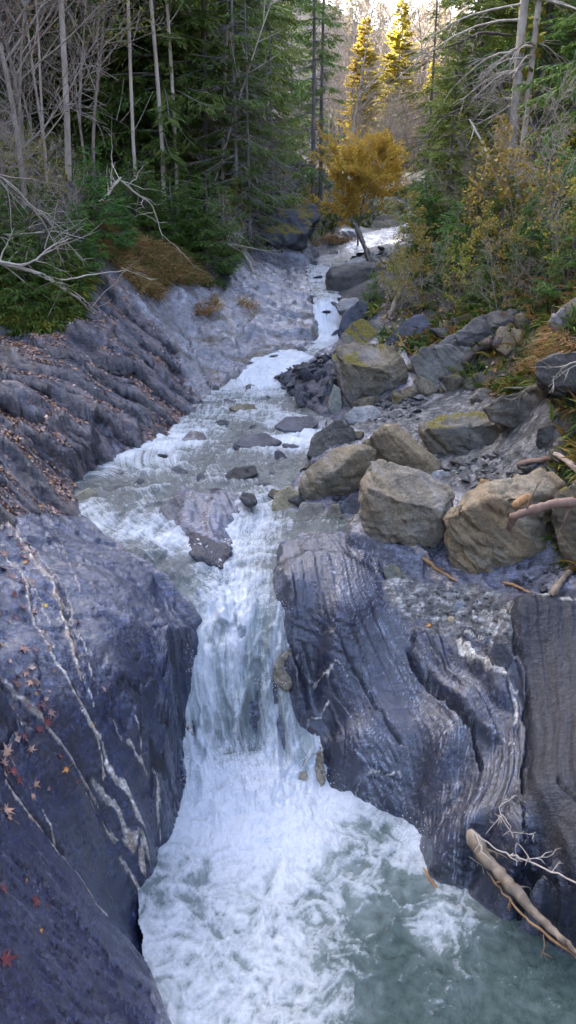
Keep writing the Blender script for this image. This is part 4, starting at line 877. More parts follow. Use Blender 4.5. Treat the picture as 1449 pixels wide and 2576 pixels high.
# loose stones on the banks: a few shapes, copied
def pebble_proto(nm, sx, sy, sz, col, seed, **kw):
    rr = np.random.default_rng(seed); p = rr.normal(size=(13, 3)); p /= np.linalg.norm(p, axis=1)[:, None]; p *= np.array([sx, sy, sz])
    return stone_mesh(nm, p, seed, col, edge=max(sx, sy)*.22, amp=.02, smooth=1, **kw)
SHAPES = [pebble_proto('stone', 1, .62, .28, c, 50+i, vein=.3 if i % 3 == 0 else 0) for i, c in enumerate([(.10, .105, .115), (.16, .16, .16), (.24, .23, .20), (.065, .068, .08), (.19, .155, .11), (.30, .29, .27)])]
def scatter(zone_px, n, smin, smax, label, group, shapes, seed, name='stone', cat='stone', tilt=.25):
    rr = np.random.default_rng(seed); pts = []
    Z = GUV(*zone_px); a = np.array(Z)
    while len(pts) < n:
        u, v = rr.uniform(a[:, 0].min(), a[:, 0].max()), rr.uniform(a[:, 1].min(), a[:, 1].max())
        if in_poly(np.array([u]), np.array([v]), Z)[0]: pts.append((u, v))
    pts = np.array(pts); y = np.exp(pts[:, 1]); x = pts[:, 0]*y; z = ground_pts(x, y)
    for i in range(n):
        o = link(name, SHAPES[shapes[rr.integers(len(shapes))]]); s = smin*(smax/smin)**rr.random()**1.6
        o.scale = (s, s*rr.uniform(.7, 1.3), s*rr.uniform(.8, 1.5)); o.location = (x[i], y[i], z[i]+s*.12)
        o.rotation_euler = (rr.normal(0, tilt), rr.normal(0, tilt), rr.uniform(0, 6.28)); tag(o, label, cat, group)
scatter([(690, 965), (760, 925), (825, 905), (845, 960), (838, 1030), (770, 1035)], 80, .06, .22, 'dark angular slate fragment in the rubble heap under the upper fall', 'slate fragments in the rubble heap', [3, 3, 0, 0, 4], 61, tilt=.6)
scatter([(880, 1060), (960, 1000), (1090, 990), (1060, 1060), (950, 1075)], 110, .03, .11, 'small flat slate stone lying loose behind the faceted boulder', 'flat stones on the upper terrace', [0, 1, 2, 3, 5, 3, 0], 62)
scatter([(1090, 1180), (1200, 1150), (1340, 1140), (1360, 1180), (1230, 1240), (1150, 1215)], 80, .025, .10, 'small flat stone lying loose on the lower terrace', 'flat stones on the lower terrace', [1, 2, 2, 5, 4, 0], 63)
scatter([(985, 1530), (1040, 1490), (1110, 1485), (1200, 1480), (1280, 1530), (1285, 1680), (1200, 1600), (1100, 1590)], 150, .012, .045, 'pebble on the fine gravel above the wet shelf', 'pebbles on the fine gravel', [1, 2, 4, 5, 0], 64, name='pebble', cat='pebble')
scatter([(900, 660), (960, 630), (1040, 600), (1040, 650), (980, 690), (930, 690)], 44, .10, .32, 'pale stone on the far bar behind the great square boulder', 'stones on the far bar', [1, 2, 5, 5], 65)
scatter([(1300, 1440), (1449, 1440), (1449, 1500), (1300, 1490)], 16, .03, .09, 'dark stone in the shade under the largest tan boulder', 'stones under the largest tan boulder', [0, 3, 1], 66)

rr = np.random.default_rng(77)
for px, py, s_ in ((555, 1068, .16), (682, 1002, .14), (598, 1132, .13), (705, 1152, .16), (450, 1186, .14), (352, 1214, .12), (515, 1204, .15), (642, 1078, .12), (575, 1012, .13), (745, 972, .15), (410, 1150, .12), (660, 1228, .13), (545, 1245, .16), (690, 1190, .12), (300, 1192, .12), (735, 1130, .15), (625, 915, .14), (690, 898, .13), (760, 882, .14), (842, 838, .12), (822, 792, .13), (838, 765, .13), (800, 700, .16), (790, 665, .2), (835, 640, .25)):
    p = water_pt = zmarch(px, py, w0); o = link('wet_stone', SHAPES[[3, 0, 3, 1][rr.integers(4)]]); o.scale = (s_, s_*rr.uniform(.8, 1.3), s_*rr.uniform(.8, 1.4)); o.location = (p[0], p[1], p[2]+s_*.05)
    o.rotation_euler = (rr.normal(0, .2), rr.normal(0, .2), rr.uniform(0, 6.28)); tag(o, 'small dark wet stone breaking the water of the upper stream', 'stone', 'wet stones in the upper stream')

BIG = [stone_mesh('rock', np.array([(q/np.linalg.norm(q))*np.array([1, .75, .55]) for q in np.random.default_rng(sd).normal(size=(12, 3))]), sd, c, edge=.13, amp=.035, beds=.03, smooth=1, moss=mo, col2=tuple(np.array(c)*.55)) for sd, c, mo in ((211, (.19, .155, .10), .8), (212, (.22, .18, .115), .3), (213, (.13, .115, .09), 1.0), (214, (.085, .08, .08), .2))]
def rocks(zone_px, n, smin, smax, label, group, seed):
    k0 = len(SHAPES); SHAPES.extend(BIG); scatter(zone_px, n, smin, smax, label, group, [k0, k0+1, k0+2, k0+3], seed, name='rock', cat='rock', tilt=.35)
rocks([(870, 880), (970, 880), (1130, 960), (1330, 950), (1449, 900), (1460, 1180), (1330, 1120), (1180, 1030), (1000, 1015), (900, 1040)], 30, .10, .30, 'brown angular rock wedged among the big boulders of the bank', 'angular rocks between the bank boulders', 71)
rocks([(1090, 880), (1130, 790), (1449, 760), (1449, 880), (1250, 900)], 16, .12, .32, 'brown angular rock lying at the foot of the leafy slope', 'angular rocks under the leafy slope', 72)
rocks([(690, 1290), (740, 1180), (850, 1090), (900, 1100), (900, 1240), (1000, 1370), (860, 1310)], 20, .06, .16, 'small angular rock at the waterline below the egg shaped boulder', 'angular rocks at the waterline', 73)
rocks([(1280, 1190), (1449, 1130), (1460, 1230), (1400, 1240)], 12, .06, .18, 'small angular rock behind the largest tan boulder', 'angular rocks behind the largest tan boulder', 74)
# ------------------------------------------------------------------ far slopes, plus unseen ridges added to shade the stream
hx, hy = np.meshgrid(np.arange(-190, 200, 2.6), np.arange(-120, 330, 2.6), indexing='ij')
def terrain_z(x, y):
    """height anywhere: survey ground close by, far slopes beyond"""
    x = np.asarray(x, float); y = np.asarray(y, float); h = np.asarray(hill_z(x, y), float)
    ys = np.maximum(y, 1.6); u = np.clip(x/ys, -.80, .80)
    near = g0(u.astype(np.float32), np.log(np.minimum(ys, 46)).astype(np.float32))
    k = sstep(34, 46, y)
    side = sstep(.60, .80, np.abs(x/ys))
    k = np.maximum(k, side)
    k = np.where(y < 1.6, 1, k)
    return near*(1-k)+h*k
hz_ = terrain_z(hx, hy)
inner = (hy > 1.0) & (np.abs(hx)/np.maximum(hy, .1) < .76) & (hy < 44)
# behind the camera the gorge goes on: keep it low there so that nothing stands in the lens
low = (np.abs(hx) < 9+.1*np.abs(hy)) & (hy <= 3)
hz_ = np.where(low, np.minimum(hz_, np.where(np.abs(hx) < 4, -.3, .6+.25*(np.abs(hx)-4))), hz_)
hz_ = np.where((hy > -2.7) & (hy < 9) & (np.abs(hx)/np.maximum(hy, 2.4) < 1.15), -1.7, hz_)
kq = ~(inner[:-1, :-1] & inner[1:, :-1] & inner[1:, 1:] & inner[:-1, 1:])
hv, hq, _ = compact(np.stack([hx, hy, hz_-.25*inner], -1).reshape(-1, 3), grid_quads(*hx.shape, kq), {})
M_HILL = simple_mat('hill_soil', (.055, .045, .032), (.10, .075, .05), scale=.6, rough=.95, bump=.5, bdist=.2)
tag(link('hills_and_shade_ridges', mesh_np('hills_and_shade_ridges', hv, hq, mat=M_HILL)), kind='structure')

# ------------------------------------------------------------------ plant building kit
class Acc:
    def __init__(s): s.v = []; s.q = []; s.n = 0
    def tube(s, pts, rad, sides=5):
        pts = np.asarray(pts, float); n = len(pts); rad = np.broadcast_to(rad, n)
        d = np.gradient(pts, axis=0); d /= np.linalg.norm(d, axis=1)[:, None]+1e-9
        ref = np.array([0, 0, 1.]) if abs(d[0][2]) < .9 else np.array([1., 0, 0])
        a = np.cross(d, ref); a /= np.linalg.norm(a, axis=1)[:, None]+1e-9; b = np.cross(d, a)
        th = np.arange(sides)/sides*2*math.pi
        V = pts[:, None]+rad[:, None, None]*(np.cos(th)[None, :, None]*a[:, None]+np.sin(th)[None, :, None]*b[:, None])
        i = s.n+np.arange(n*sides).reshape(n, sides); j = np.roll(i, -1, 1)
        s.q.append(np.stack([i[:-1], j[:-1], j[1:], i[1:]], -1).reshape(-1, 4)); s.v.append(V.reshape(-1, 3)); s.n += n*sides
    def strips(s, p, d, side, L, w):
        """needle or leaf blades: base p, direction d, width axis side, length L, width w (arrays)"""
        L = np.broadcast_to(L, len(p))[:, None]; w = np.broadcast_to(w, len(p))[:, None]
        m = p+d*L*.45
        V = np.stack([p, m+side*w*.5, p+d*L, m-side*w*.5], 1).reshape(-1, 3)
        s.q.append(s.n+np.arange(len(p)*4).reshape(-1, 4)); s.v.append(V); s.n += len(V)
    def mesh(s, name, mat, smooth=True):
        if not s.v: return None
        return mesh_np(name, np.concatenate(s.v), np.concatenate(s.q), smooth=smooth, mat=mat)
def unit(a): return a/(np.linalg.norm(a, axis=-1, keepdims=True)+1e-9)
def leaf_mat(name, c1, c2, c3=None, scale=3., rough=.65, objvar=.25, tr=.25):
    t = NT(name); n = t.noise(scale, 3, .6); n2 = t.noise(scale*9, 2, .6)
    c = t.mix(t.ramp(n.outputs['Fac'], [(.35, 0), (.65, 1)]).outputs['Color'], c1, c2)
    if c3: c = t.mix(t.ramp(n2.outputs['Fac'], [(.5, 0), (.7, 1)]).outputs['Color'], c, c3)
    oi = t.new('ShaderNodeObjectInfo'); hv = t.new('ShaderNodeHueSaturation')
    mr = t.new('ShaderNodeMapRange'); mr.inputs['To Min'].default_value = 1-objvar; mr.inputs['To Max'].default_value = 1+objvar
    t.l(oi.outputs['Random'], mr.inputs['Value']); t.l(mr.outputs['Result'], hv.inputs['Value'])
    m2 = t.math('MULTIPLY_ADD', t.math('FRACT', t.math('MULTIPLY', oi.outputs['Random'], 7.31)), .06); 
    t.n[-1].inputs[2].default_value = .47; t.l(m2, hv.inputs['Hue'])
    t.l(c, hv.inputs['Color']); c = hv.outputs['Color']
    t.l(c, t.b.inputs['Base Color']); t.b.inputs['Roughness'].default_value = rough; t.b.inputs['Specular IOR Level'].default_value = .3
    if tr:
        tl = t.new('ShaderNodeBsdfTranslucent'); t.l(c, tl.inputs['Color']); ms = t.new('ShaderNodeMixShader', Fac=tr)
        t.l(t.b.outputs['BSDF'], ms.inputs[1]); t.l(tl.outputs['BSDF'], ms.inputs[2]); t.l(ms.outputs['Shader'], t.n['Material Output'].inputs['Surface'])
    return t.m
M_BARK = simple_mat('spruce_bark', (.085, .070, .058), (.19, .165, .145), 9, .9, .6, .02, stretch=(1, 1, .25), objvar=.25)
M_TWIG = simple_mat('dead_twig', (.19, .155, .115), (.33, .28, .215), 5, .9, 0, objvar=.25)
M_PALE = simple_mat('pale_bark', (.29, .24, .18), (.54, .47, .37), 4, .8, .4, .01, stretch=(1, 1, .4), objvar=.2)
M_GREY = simple_mat('grey_bark', (.17, .14, .105), (.31, .27, .215), 5, .85, .3, .01, objvar=.25)
M_NEEDLE = leaf_mat('spruce_needles', (.070, .115, .022), (.135, .20, .036), (.20, .235, .05), 1.1, objvar=.35, tr=.35)
M_NEEDLE_B = leaf_mat('sapling_needles', (.045, .105, .014), (.085, .165, .024), (.14, .20, .036), 3, objvar=.25)
M_LARCH = leaf_mat('larch_needles', (.38, .30, .035), (.50, .41, .07), (.54, .47, .13), 1.2, objvar=.12, tr=.5)
M_GOLD = leaf_mat('golden_leaves', (.56, .40, .04), (.68, .54, .07), (.44, .46, .08), 1.5, objvar=.1, tr=.5)
M_YELLOW = leaf_mat('yellowing_leaves', (.24, .19, .025), (.36, .25, .04), (.15, .21, .03), 3)
M_RUSTY = leaf_mat('rusty_leaves', (.23, .095, .022), (.34, .17, .04), (.16, .075, .03), 3)

def spruce(H, seed, z0=.5, Lmax=2.6, dead_to=0.0, gap=.30, dens=1.0, mat=None, r0=None, blade=.042, top_simple=None, droop=.5):
    rr = np.random.default_rng(seed); T, N = Acc(), Acc(); r0 = r0 or H*.0042+.02
    zz = np.linspace(0, H, 14); bend = .012*H*np.sin(zz/H*3+seed)
    T.tube(np.stack([bend*.3, bend*.2, zz], -1), r0*(1-zz/H)**.85+.008, 8)
    z = z0
    while z < H*.985:
        fr = z/H; L0 = Lmax*(1-fr)**.75*(.55+.45*min(1, (z+.6)/(.15*H+.6)))+.12
        simple = top_simple is not None and z > top_simple
        nb = rr.integers(4, 7)
        for k in range(nb):
            az = rr.uniform(0, 6.283); L = L0*rr.uniform(.55, 1.1); dead = z < dead_to*rr.uniform(.7, 1.25)
            n = 6; t = np.linspace(0, 1, n)
            up = rr.uniform(-.15, .25)-.15*(1-fr)
            zc = z+L*(up*t-droop*t*t*(1-.5*fr)+.28*t**3)
            wig = rr.normal(0, .05*L, 2)
            rad = L*(t*(1-.04*t))
            cx, cy = math.cos(az), math.sin(az)
            pts = np.stack([rad*cx-cy*wig[0]*t*t, rad*sy if False else rad*cy+cx*wig[0]*t*t, zc], -1)
            br = .006+.011*L*(1-fr)
            T.tube(pts, br*(1-t)+.003, 3)
            if dead:
                # bare hanging twiglets
                m = int(L*9*dens); tt_ = rr.uniform(.2, 1, m); i0 = np.minimum((tt_*(n-1)).astype(int), n-2); f = (tt_*(n-1)-i0)[:, None]
                p = pts[i0]*(1-f)+pts[i0+1]*f; ax = unit(pts[-1]-pts[0]); sd = np.array([-cy, cx, 0])*rr.choice([-1, 1], m)[:, None]
                d = unit(sd*rr.uniform(.5, 1, (m, 1))+ax*.7+np.array([0, 0, -1])*rr.uniform(.1, .7, (m, 1)))
                T.strips(p, d, unit(np.cross(d, rr.normal(size=(m, 3)))), rr.uniform(.15, .55, m)*min(1, L), .012)
            if not dead or rr.random() < .12:
                q = .45 if simple else 1.0
                m = max(4, int(L*26*dens*q)); tt_ = rr.uniform(.10, 1, m)**.8; i0 = np.minimum((tt_*(n-1)).astype(int), n-2); f = (tt_*(n-1)-i0)[:, None]
                p = pts[i0]*(1-f)+pts[i0+1]*f; ax = unit(pts[i0+1]-pts[i0]); sd = np.array([-cy, cx, 0])*rr.choice([-1, 1], m)[:, None]
                d = unit(sd*rr.uniform(.35, 1, (m, 1))+ax*rr.uniform(.5, 1.1, (m, 1))+np.array([0, 0, -1])*rr.uniform(.0, .75, (m, 1)))
                ln = (.10+.36*L**.6*(1-tt_*.7))*rr.uniform(.6, 1.25, m)
                N.strips(p, d, unit(np.cross(d, np.array([0, 0, 1.])+rr.normal(0, .6, (m, 3)))), ln, blade*(1.6 if simple else 1)*rr.uniform(.7, 1.3, m))
                # second order sprays off each twig
                m2 = m*(1 if simple else 2); j = rr.integers(0, m, m2); g = rr.uniform(.25, .95, m2)
                p2 = p[j]+d[j]*(ln[j]*g)[:, None]; d2 = unit(d[j]+.9*np.cross(d[j], np.array([0, 0, 1.]))*rr.choice([-1, 1], m2)[:, None]+rr.normal(0, .25, (m2, 3))-np.array([0, 0, .25]))
                N.strips(p2, d2, unit(np.cross(d2, np.array([0, 0, 1.])+rr.normal(0, .6, (m2, 3)))), ln[j]*.5*rr.uniform(.6, 1.2, m2), blade*.8)
        z += gap*rr.uniform(.6, 1.4)*(1.5 if simple else 1)
    tm = T.mesh('trunk', M_BARK); cm = N.mesh('crown', mat or M_NEEDLE, smooth=False)
    return tm, cm

def bare_tree(H, seed, r0=.06, lean=(0, 0), lev=3, nb=(14, 7, 5), up=.55, mat=None, tmat=None, first=.3, curve=.10, spread=.42, twig=.006, leaves=None, leaf_n=0, leaf_s=.06, taper=.9):
    rr = np.random.default_rng(seed); T, W, Lf = Acc(), Acc(), Acc()
    def grow(p0, d, L, r, level):
        n = max(4, int(5+L*1.2)); t = np.linspace(0, 1, n); pts = [np.array(p0, float)]; dd = np.array(d, float)
        cur = rr.normal(0, curve, 3)
        for i in range(n-1):
            dd = unit(dd+cur*(1.0/n)*3+rr.normal(0, curve*.8, 3)/math.sqrt(n)*1.6+np.array([0, 0, .05 if level else .02])); pts.append(pts[-1]+dd*L/(n-1))
        pts = np.array(pts); rad = r*(1-t)**taper+twig*.6
        (T if level <= 1 else W).tube(pts, rad, (8, 5, 3, 3)[min(level, 3)])
        if level < lev:
            m = max(2, int(nb[level]*(1 if level == 0 else min(1, .35+L/2.2))))
            for k in range(m):
                f = first+(1-first)*(k+rr.random())/m if level == 0 else rr.uniform(.2, 1)
                i0 = min(int(f*(n-1)), n-2); q = f*(n-1)-i0; p = pts[i0]*(1-q)+pts[i0+1]*q; ax = unit(pts[i0+1]-pts[i0])
                v = rr.normal(size=3); v = unit(v-ax*np.dot(v, ax)); d2 = unit(ax*up+v*(1-up*.4)+np.array([0, 0, .12]))
                grow(p, d2, L*spread*(1.05-f*.65 if level == 0 else rr.uniform(.5, 1))*rr.uniform(.6, 1.25), r*(1-f)**taper*.5+twig*.5, level+1)
        if level >= max(1, lev-1) and leaf_n:
            m = rr.poisson(leaf_n*max(.25, L)); 
            if m:
                tt_ = rr.uniform(.25, 1, m); i0 = np.minimum((tt_*(n-1)).astype(int), n-2); f = (tt_*(n-1)-i0)[:, None]
                p = pts[i0]*(1-f)+pts[i0+1]*f+rr.normal(0, .05, (m, 3)); d3 = unit(rr.normal(size=(m, 3))+np.array([0, 0, -.3]))
                Lf.strips(p, d3, unit(np.cross(d3, rr.normal(size=(m, 3)))), leaf_s*rr.uniform(.7, 1.4, m), leaf_s*.75)
    grow((0, 0, -.15), unit(np.array([lean[0], lean[1], 1.])), H, r0, 0)
    return T.mesh('trunk', tmat or M_GREY), W.mesh('crown', mat or M_TWIG), Lf.mesh('foliage', leaves or M_GOLD, smooth=False)
PROTO = {}
def plant(proto, name, label, cat, group, loc, rz=0, s=1.0, tilt=(0, 0), sz=None):
    r = empty(name, loc); r.rotation_mode = 'ZYX'; r.rotation_euler = (tilt[0], tilt[1], rz); r.scale = (s, s, sz or s); tag(r, label, cat, group)
    for me in PROTO[proto]:
        if me: link(me.name.split('.')[0], me, r)
    return r
PROTO['tall'] = spruce(14, 401, z0=1.0, Lmax=2.6, dead_to=2.6, gap=.33, top_simple=8, r0=.12)
PROTO['green'] = spruce(11, 402, z0=.4, Lmax=2.4, gap=.30, top_simple=7.5)
PROTO['pole'] = spruce(15, 403, z0=1.5, Lmax=2.0, dead_to=6.5, gap=.36, top_simple=9, dens=.9, r0=.11)
PROTO['young'] = spruce(6.5, 404, z0=.15, Lmax=1.7, gap=.20, dens=1.1, droop=.35)
PROTO['small'] = spruce(2.2, 405, z0=.08, Lmax=.85, gap=.13, dens=1.5, mat=M_NEEDLE_B, blade=.026, droop=.2)
PROTO['dead'] = spruce(14, 406, z0=.8, Lmax=2.1, dead_to=30, gap=.30, dens=1.3)
PROTO['larch'] = spruce(20, 407, z0=2.0, Lmax=3.1, gap=.30, dens=1.5, mat=M_LARCH, blade=.17, droop=.25)
PROTO['far'] = spruce(19, 408, z0=1.0, Lmax=3.0, gap=.55, dens=.6, blade=.12)
PROTO['birch'] = bare_tree(10, 411, .050, nb=(15, 8, 6), tmat=M_PALE, mat=M_TWIG, first=.28, curve=.05, spread=.30, up=.6)
PROTO['slim'] = bare_tree(12, 412, .036, nb=(18, 7, 5), tmat=M_PALE, mat=M_TWIG, first=.35, curve=.04, spread=.20, up=.5)
PROTO['alder'] = bare_tree(6.5, 413, .026, nb=(17, 11, 7), first=.12, curve=.14, spread=.50, up=.6)
PROTO['scrub'] = bare_tree(3.6, 414, .016, nb=(15, 10, 6), first=.05, curve=.2, spread=.6, up=.55, twig=.004)
PROTO['greyfar'] = bare_tree(13, 415, .12, nb=(22, 12, 7), first=.2, curve=.08, spread=.36, up=.7, twig=.016)
PROTO['golden'] = bare_tree(6.0, 416, .075, nb=(17, 10, 6), first=.2, curve=.16, spread=.72, up=.6, leaves=M_GOLD, leaf_n=36, leaf_s=.12, tmat=M_BARK)
PROTO['yellow'] = bare_tree(2.0, 417, .012, nb=(9, 6, 4), first=.1, curve=.15, spread=.5, twig=.003, leaves=M_YELLOW, leaf_n=24, leaf_s=.07)
PROTO['rusty'] = bare_tree(2.4, 418, .012, nb=(9, 6, 4), first=.15, curve=.15, spread=.5, twig=.003, leaves=M_YELLOW, leaf_n=18, leaf_s=.07)
PROTO['leafy'] = bare_tree(8, 419, .05, nb=(14, 8, 5), first=.3, curve=.12, spread=.42, up=.5, leaves=M_YELLOW, leaf_n=5, leaf_s=.085)
# ------------------------------------------------------------------ the trees
RT = np.random.default_rng(99)
ORD = ['first', 'second', 'third', 'fourth', 'fifth', 'sixth', 'seventh', 'eighth', 'ninth', 'tenth', 'eleventh', 'twelfth', 'thirteenth', 'fourteenth', 'fifteenth', 'sixteenth', 'seventeenth', 'eighteenth', 'nineteenth', 'twentieth']
def zt(x, y): return float(terrain_z(np.array([x]), np.array([y]))[0])
def base(px, Y):
    """foot of a tree seen in column px (P) at distance Y"""
    x = (px-724.5)/F*Y*CP*1.0
    z = zt(x, Y)
    for _ in range(3):
        d = Y*CP-(z-CAMZ)*SP; x = (px-724.5)/F*d; z = zt(x, Y)
    return (x, Y, z)
def tree(proto, px, Y, label, name, cat, group, s=1.0, rz=None, tilt=(0, 0), dz=-.1):
    b = base(px, Y); return plant(proto, name, label, cat, group, (b[0], b[1], b[2]+dz), RT.uniform(0, 6.28) if rz is None else rz, s, tilt)
GS, GB = 'spruces on the forested slopes', 'bare trees of the gorge'
# -- trees one can pick out
tree('birch', 172, 14.6, 'pale birch leaning over the dry grass slope with forked white limbs', 'birch_tree', 'birch', GB, 1.05, .4, (.0, .085))
tree('slim', 415, 17.4, 'slender white trunk rising straight through the dark spruces', 'birch_tree', 'birch', GB, 1.15, 1.0, (0, .03))
tree('slim', 447, 18, 'thin pale trunk close beside the slender white one', 'birch_tree', 'birch', GB, 1.1, 2.2, (0, 0))
tree('slim', 345, 16.8, 'thin whitish trunk between the leaning birch and the slender white one', 'birch_tree', 'birch', GB, 1.0, 3.9, (0, -.02))
tree('slim', 560, 19, 'pale trunk standing among green spruces above the wet rock', 'birch_tree', 'birch', GB, 1.1, 5.0, (0, .04))
tree('slim', 120, 14.2, 'crooked grey sapling near the edge of the shale bank', 'birch_tree', 'birch', GB, .6, 5.6, (0, .05))
tree('pole', 785, 25, 'tall bare stemmed spruce above the mossy outcrop', 'spruce_tree', 'spruce', GS, .62, .5)
tree('pole', 808, 27, 'grey stemmed spruce just behind the tall bare stemmed one', 'spruce_tree', 'spruce', GS, .60, 2.1)
tree('slim', 505, 18.5, 'thin pale sapling leaning across towards the stream bend', 'birch_tree', 'birch', GB, .62, 2.6, (.05, .33))
for px_, Y_, s_, lb_ in ((40, 19, .8, 'green spruce rising behind the thicket at the picture edge'), (130, 20, .9, 'green spruce behind the leaning birch'), (225, 19.5, .75, 'green spruce beside the top of the dry grass'), (300, 19, .6, 'smaller green spruce over the bright green sapling')):
    tree('green', px_, Y_, lb_, 'spruce_tree', 'spruce', GS, s_)
tree('birch', 850, 26, 'whitish slanting stem beside the golden tree', 'birch_tree', 'birch', GB, .75, 3.0, (0, .12))
tree('dead', 1065, 25, 'bare pale stem with level grey branches right of the golden tree', 'dead_spruce', 'dead tree', GB, .62, 1.2)
tree('golden', 900, 21.5, 'golden orange broadleaf tree leaning over the far bend', 'golden_tree', 'autumn tree', None, .37, 1.0, (.0, -.04))
M_TWIN = simple_mat('flaky_bark', (.24, .195, .145), (.52, .46, .37), 7, .85, .6, .02, stretch=(1, 1, .5))
def twin(px, Y, label, seed, lean, R0=.08):
    b = base(px, Y); rr = np.random.default_rng(seed); T = Acc(); r = empty('mossy_tree', b); tag(r, label, 'tree', 'twin pale trunks with moss')
    H = 13; zz = np.linspace(-.2, H, 16); X = lean*zz+.05*np.sin(zz*.6+seed)
    T.tube(np.stack([X, .03*zz, zz], -1), R0*(1-zz/H*.75), 10)
    D = T; Mo = Acc()
    for k in range(34):
        z = rr.uniform(1.5, 12); az = rr.choice([math.pi, math.pi, math.pi, 0, 4.2])+rr.normal(0, .6); L = rr.uniform(.7, 2.6) if z > 3 else rr.uniform(.4, 1.2); t = np.linspace(0, 1, 7)
        p = np.stack([np.interp(z, zz, X)+math.cos(az)*L*t, .03*z+math.sin(az)*L*t, z+L*(-.05*t-.38*t*t)+.05*np.sin(t*5+k)], -1)
        D.tube(p, .018*(1-t)+.005, 4)
        for q in range(int(L*6)):
            i = rr.integers(1, 7); d = unit(np.array([math.cos(az), math.sin(az), -.5])+rr.normal(0, .5, 3)); D.tube(np.stack([p[i]-d*.01, p[i]+d*.2, p[i]+d*.45+np.array([0, 0, -.06])]), np.array([.006, .005, .003]), 3)
    zs = rr.uniform(.2, 9, 260); aa = rr.normal(.3, .7, 260); pr = R0*(1-zs/H*.75)+.004
    pp = np.stack([np.interp(zs, zz, X)+np.cos(aa)*pr, .03*zs-np.abs(np.sin(aa))*pr, zs], -1)
    dd = unit(rr.normal(size=(260, 3))+np.array([0, 0, .4])); Mo.strips(pp, dd, unit(np.cross(dd, rr.normal(size=(260, 3)))), rr.uniform(.07, .18, 260), .10)
    link('trunk', T.mesh('trunk', M_TWIN), r); link('moss', Mo.mesh('moss', M_MOSS, smooth=False), r)['kind'] = 'stuff'
M_MOSS = simple_mat('tree_moss', (.16, .14, .014), (.34, .27, .025), 9, .95, 0)
twin(1279, 16, 'thicker of the twin pale trunks carrying yellow moss', 3, -.006, .092)
twin(1306, 15.9, 'thinner of the twin pale trunks with a knobbly bark', 4, .002, .062)
# -- the stand of spruces and bare stems on the left slope, row by row
def stand(rows, side, spec):
    """spec: (proto, name, cat, words, scale) choices; rows: (Y, px from, px to, count)"""
    for ri, (Y, a, b, n, rowname) in enumerate(rows):
        cnt = {}
        for k in range(n):
            px = a+(b-a)*(k+RT.uniform(.15, .85))/n; yy = Y*RT.uniform(.94, 1.06); c = spec[RT.choice(len(spec), p=[q[5] for q in spec])]
            i = cnt.get(c[3], 0); cnt[c[3]] = i+1
            tree(c[0], px, yy, f'{c[3]} {rowname}, {ORD[min(i, 19)]} from the left', c[1], c[2], GS if 'spruce' in c[1] else GB, c[4]*RT.uniform(.8, 1.2), tilt=(RT.normal(0, .02), RT.normal(0, .02)))
SPL = [('green', 'spruce_tree', 'spruce', 'full green spruce', 1.0, .44), ('tall', 'spruce_tree', 'spruce', 'tall dark spruce', 1.0, .20), ('pole', 'spruce_tree', 'spruce', 'bare stemmed spruce', 1.0, .12), ('dead', 'dead_spruce', 'dead tree', 'dead grey spruce', 1.0, .10), ('slim', 'birch_tree', 'birch', 'slim pale stem', 1.0, .08), ('young', 'spruce_tree', 'spruce', 'young bushy spruce', 1.0, .06)]
stand([(20, 250, 560, 5, 'in the front row above the dry grass'), (25, -200, 640, 10, 'in the second row on the left slope'), (31, -250, 720, 12, 'in the third row on the left slope'), (39, -250, 770, 13, 'in the fourth row on the left slope'), (52, -200, 790, 13, 'in the back row on the left slope')], 'l', SPL)
SB = [('alder', 'alder_tree', 'bare tree', 'twiggy grey alder', 1.0, .60), ('scrub', 'alder_tree', 'bare tree', 'low tangled bare bush', 1.2, .28), ('birch', 'birch_tree', 'birch', 'thin pale birch', .6, .12)]
stand([(12.9, -260, 100, 3, 'on the rim of the shale bank'), (14.5, -200, 180, 4, 'in the thicket behind the shale bank'), (17, -200, 250, 4, 'in front of the left hand spruces'), (21, -150, 260, 3, 'deep in the thicket behind the shale bank')], 'l', SB)
stand([(19, 560, 700, 3, 'by the bend above the wet rock')], 'l', [('dead', 'dead_spruce', 'dead tree', 'dead leaning spruce', .5, 1.0)])
tree('leafy', 60, 13.4, 'bare tree still holding orange leaves at the picture edge', 'leafy_tree', 'autumn tree', None, .9, .6, (0, .1))
tree('leafy', 235, 16.5, 'thin tree with a few orange leaves behind the leaning birch', 'leafy_tree', 'autumn tree', None, .65, 2.6, (0, .05))
# -- right slope
SR = [('green', 'spruce_tree', 'spruce', 'full green spruce', .9, .62), ('tall', 'spruce_tree', 'spruce', 'tall dark spruce', .95, .2), ('dead', 'dead_spruce', 'dead tree', 'dead grey spruce', .8, .06), ('slim', 'birch_tree', 'birch', 'slim pale stem', .8, .12)]
stand([(20, 1160, 1700, 5, 'behind the twin mossy trunks'), (26, 1150, 1700, 8, 'in the second row on the right slope'), (34, 1170, 1700, 8, 'in the third row on the right slope'), (46, 1180, 1650, 8, 'in the back row on the right slope')], 'r', SR)
tree('green', 1590, 13, 'large dark spruce filling the upper corner at the picture edge', 'spruce_tree', 'spruce', GS, .8, .3)
tree('young', 1120, 17.5, 'dark young spruce reaching over the far bar', 'spruce_tree', 'spruce', GS, .62, .3)
tree('young', 1160, 19.5, 'young spruce with hanging branches behind the dark young one', 'spruce_tree', 'spruce', GS, .8, 1.3)
tree('alder', 1195, 14.5, 'crooked bare sapling arching over the leafy slope', 'alder_tree', 'bare tree', GB, .36, 1.1, (0, -.1))
tree('birch', 1270, 13.5, 'thin broken pale stem in front of the twin trunks', 'birch_tree', 'birch', GB, .26, 2.2)
tree('alder', 1400, 11.5, 'bare sapling with long arched twigs at the foot of the large dark spruce', 'alder_tree', 'bare tree', GB, .42, 4.1, (0, -.15))
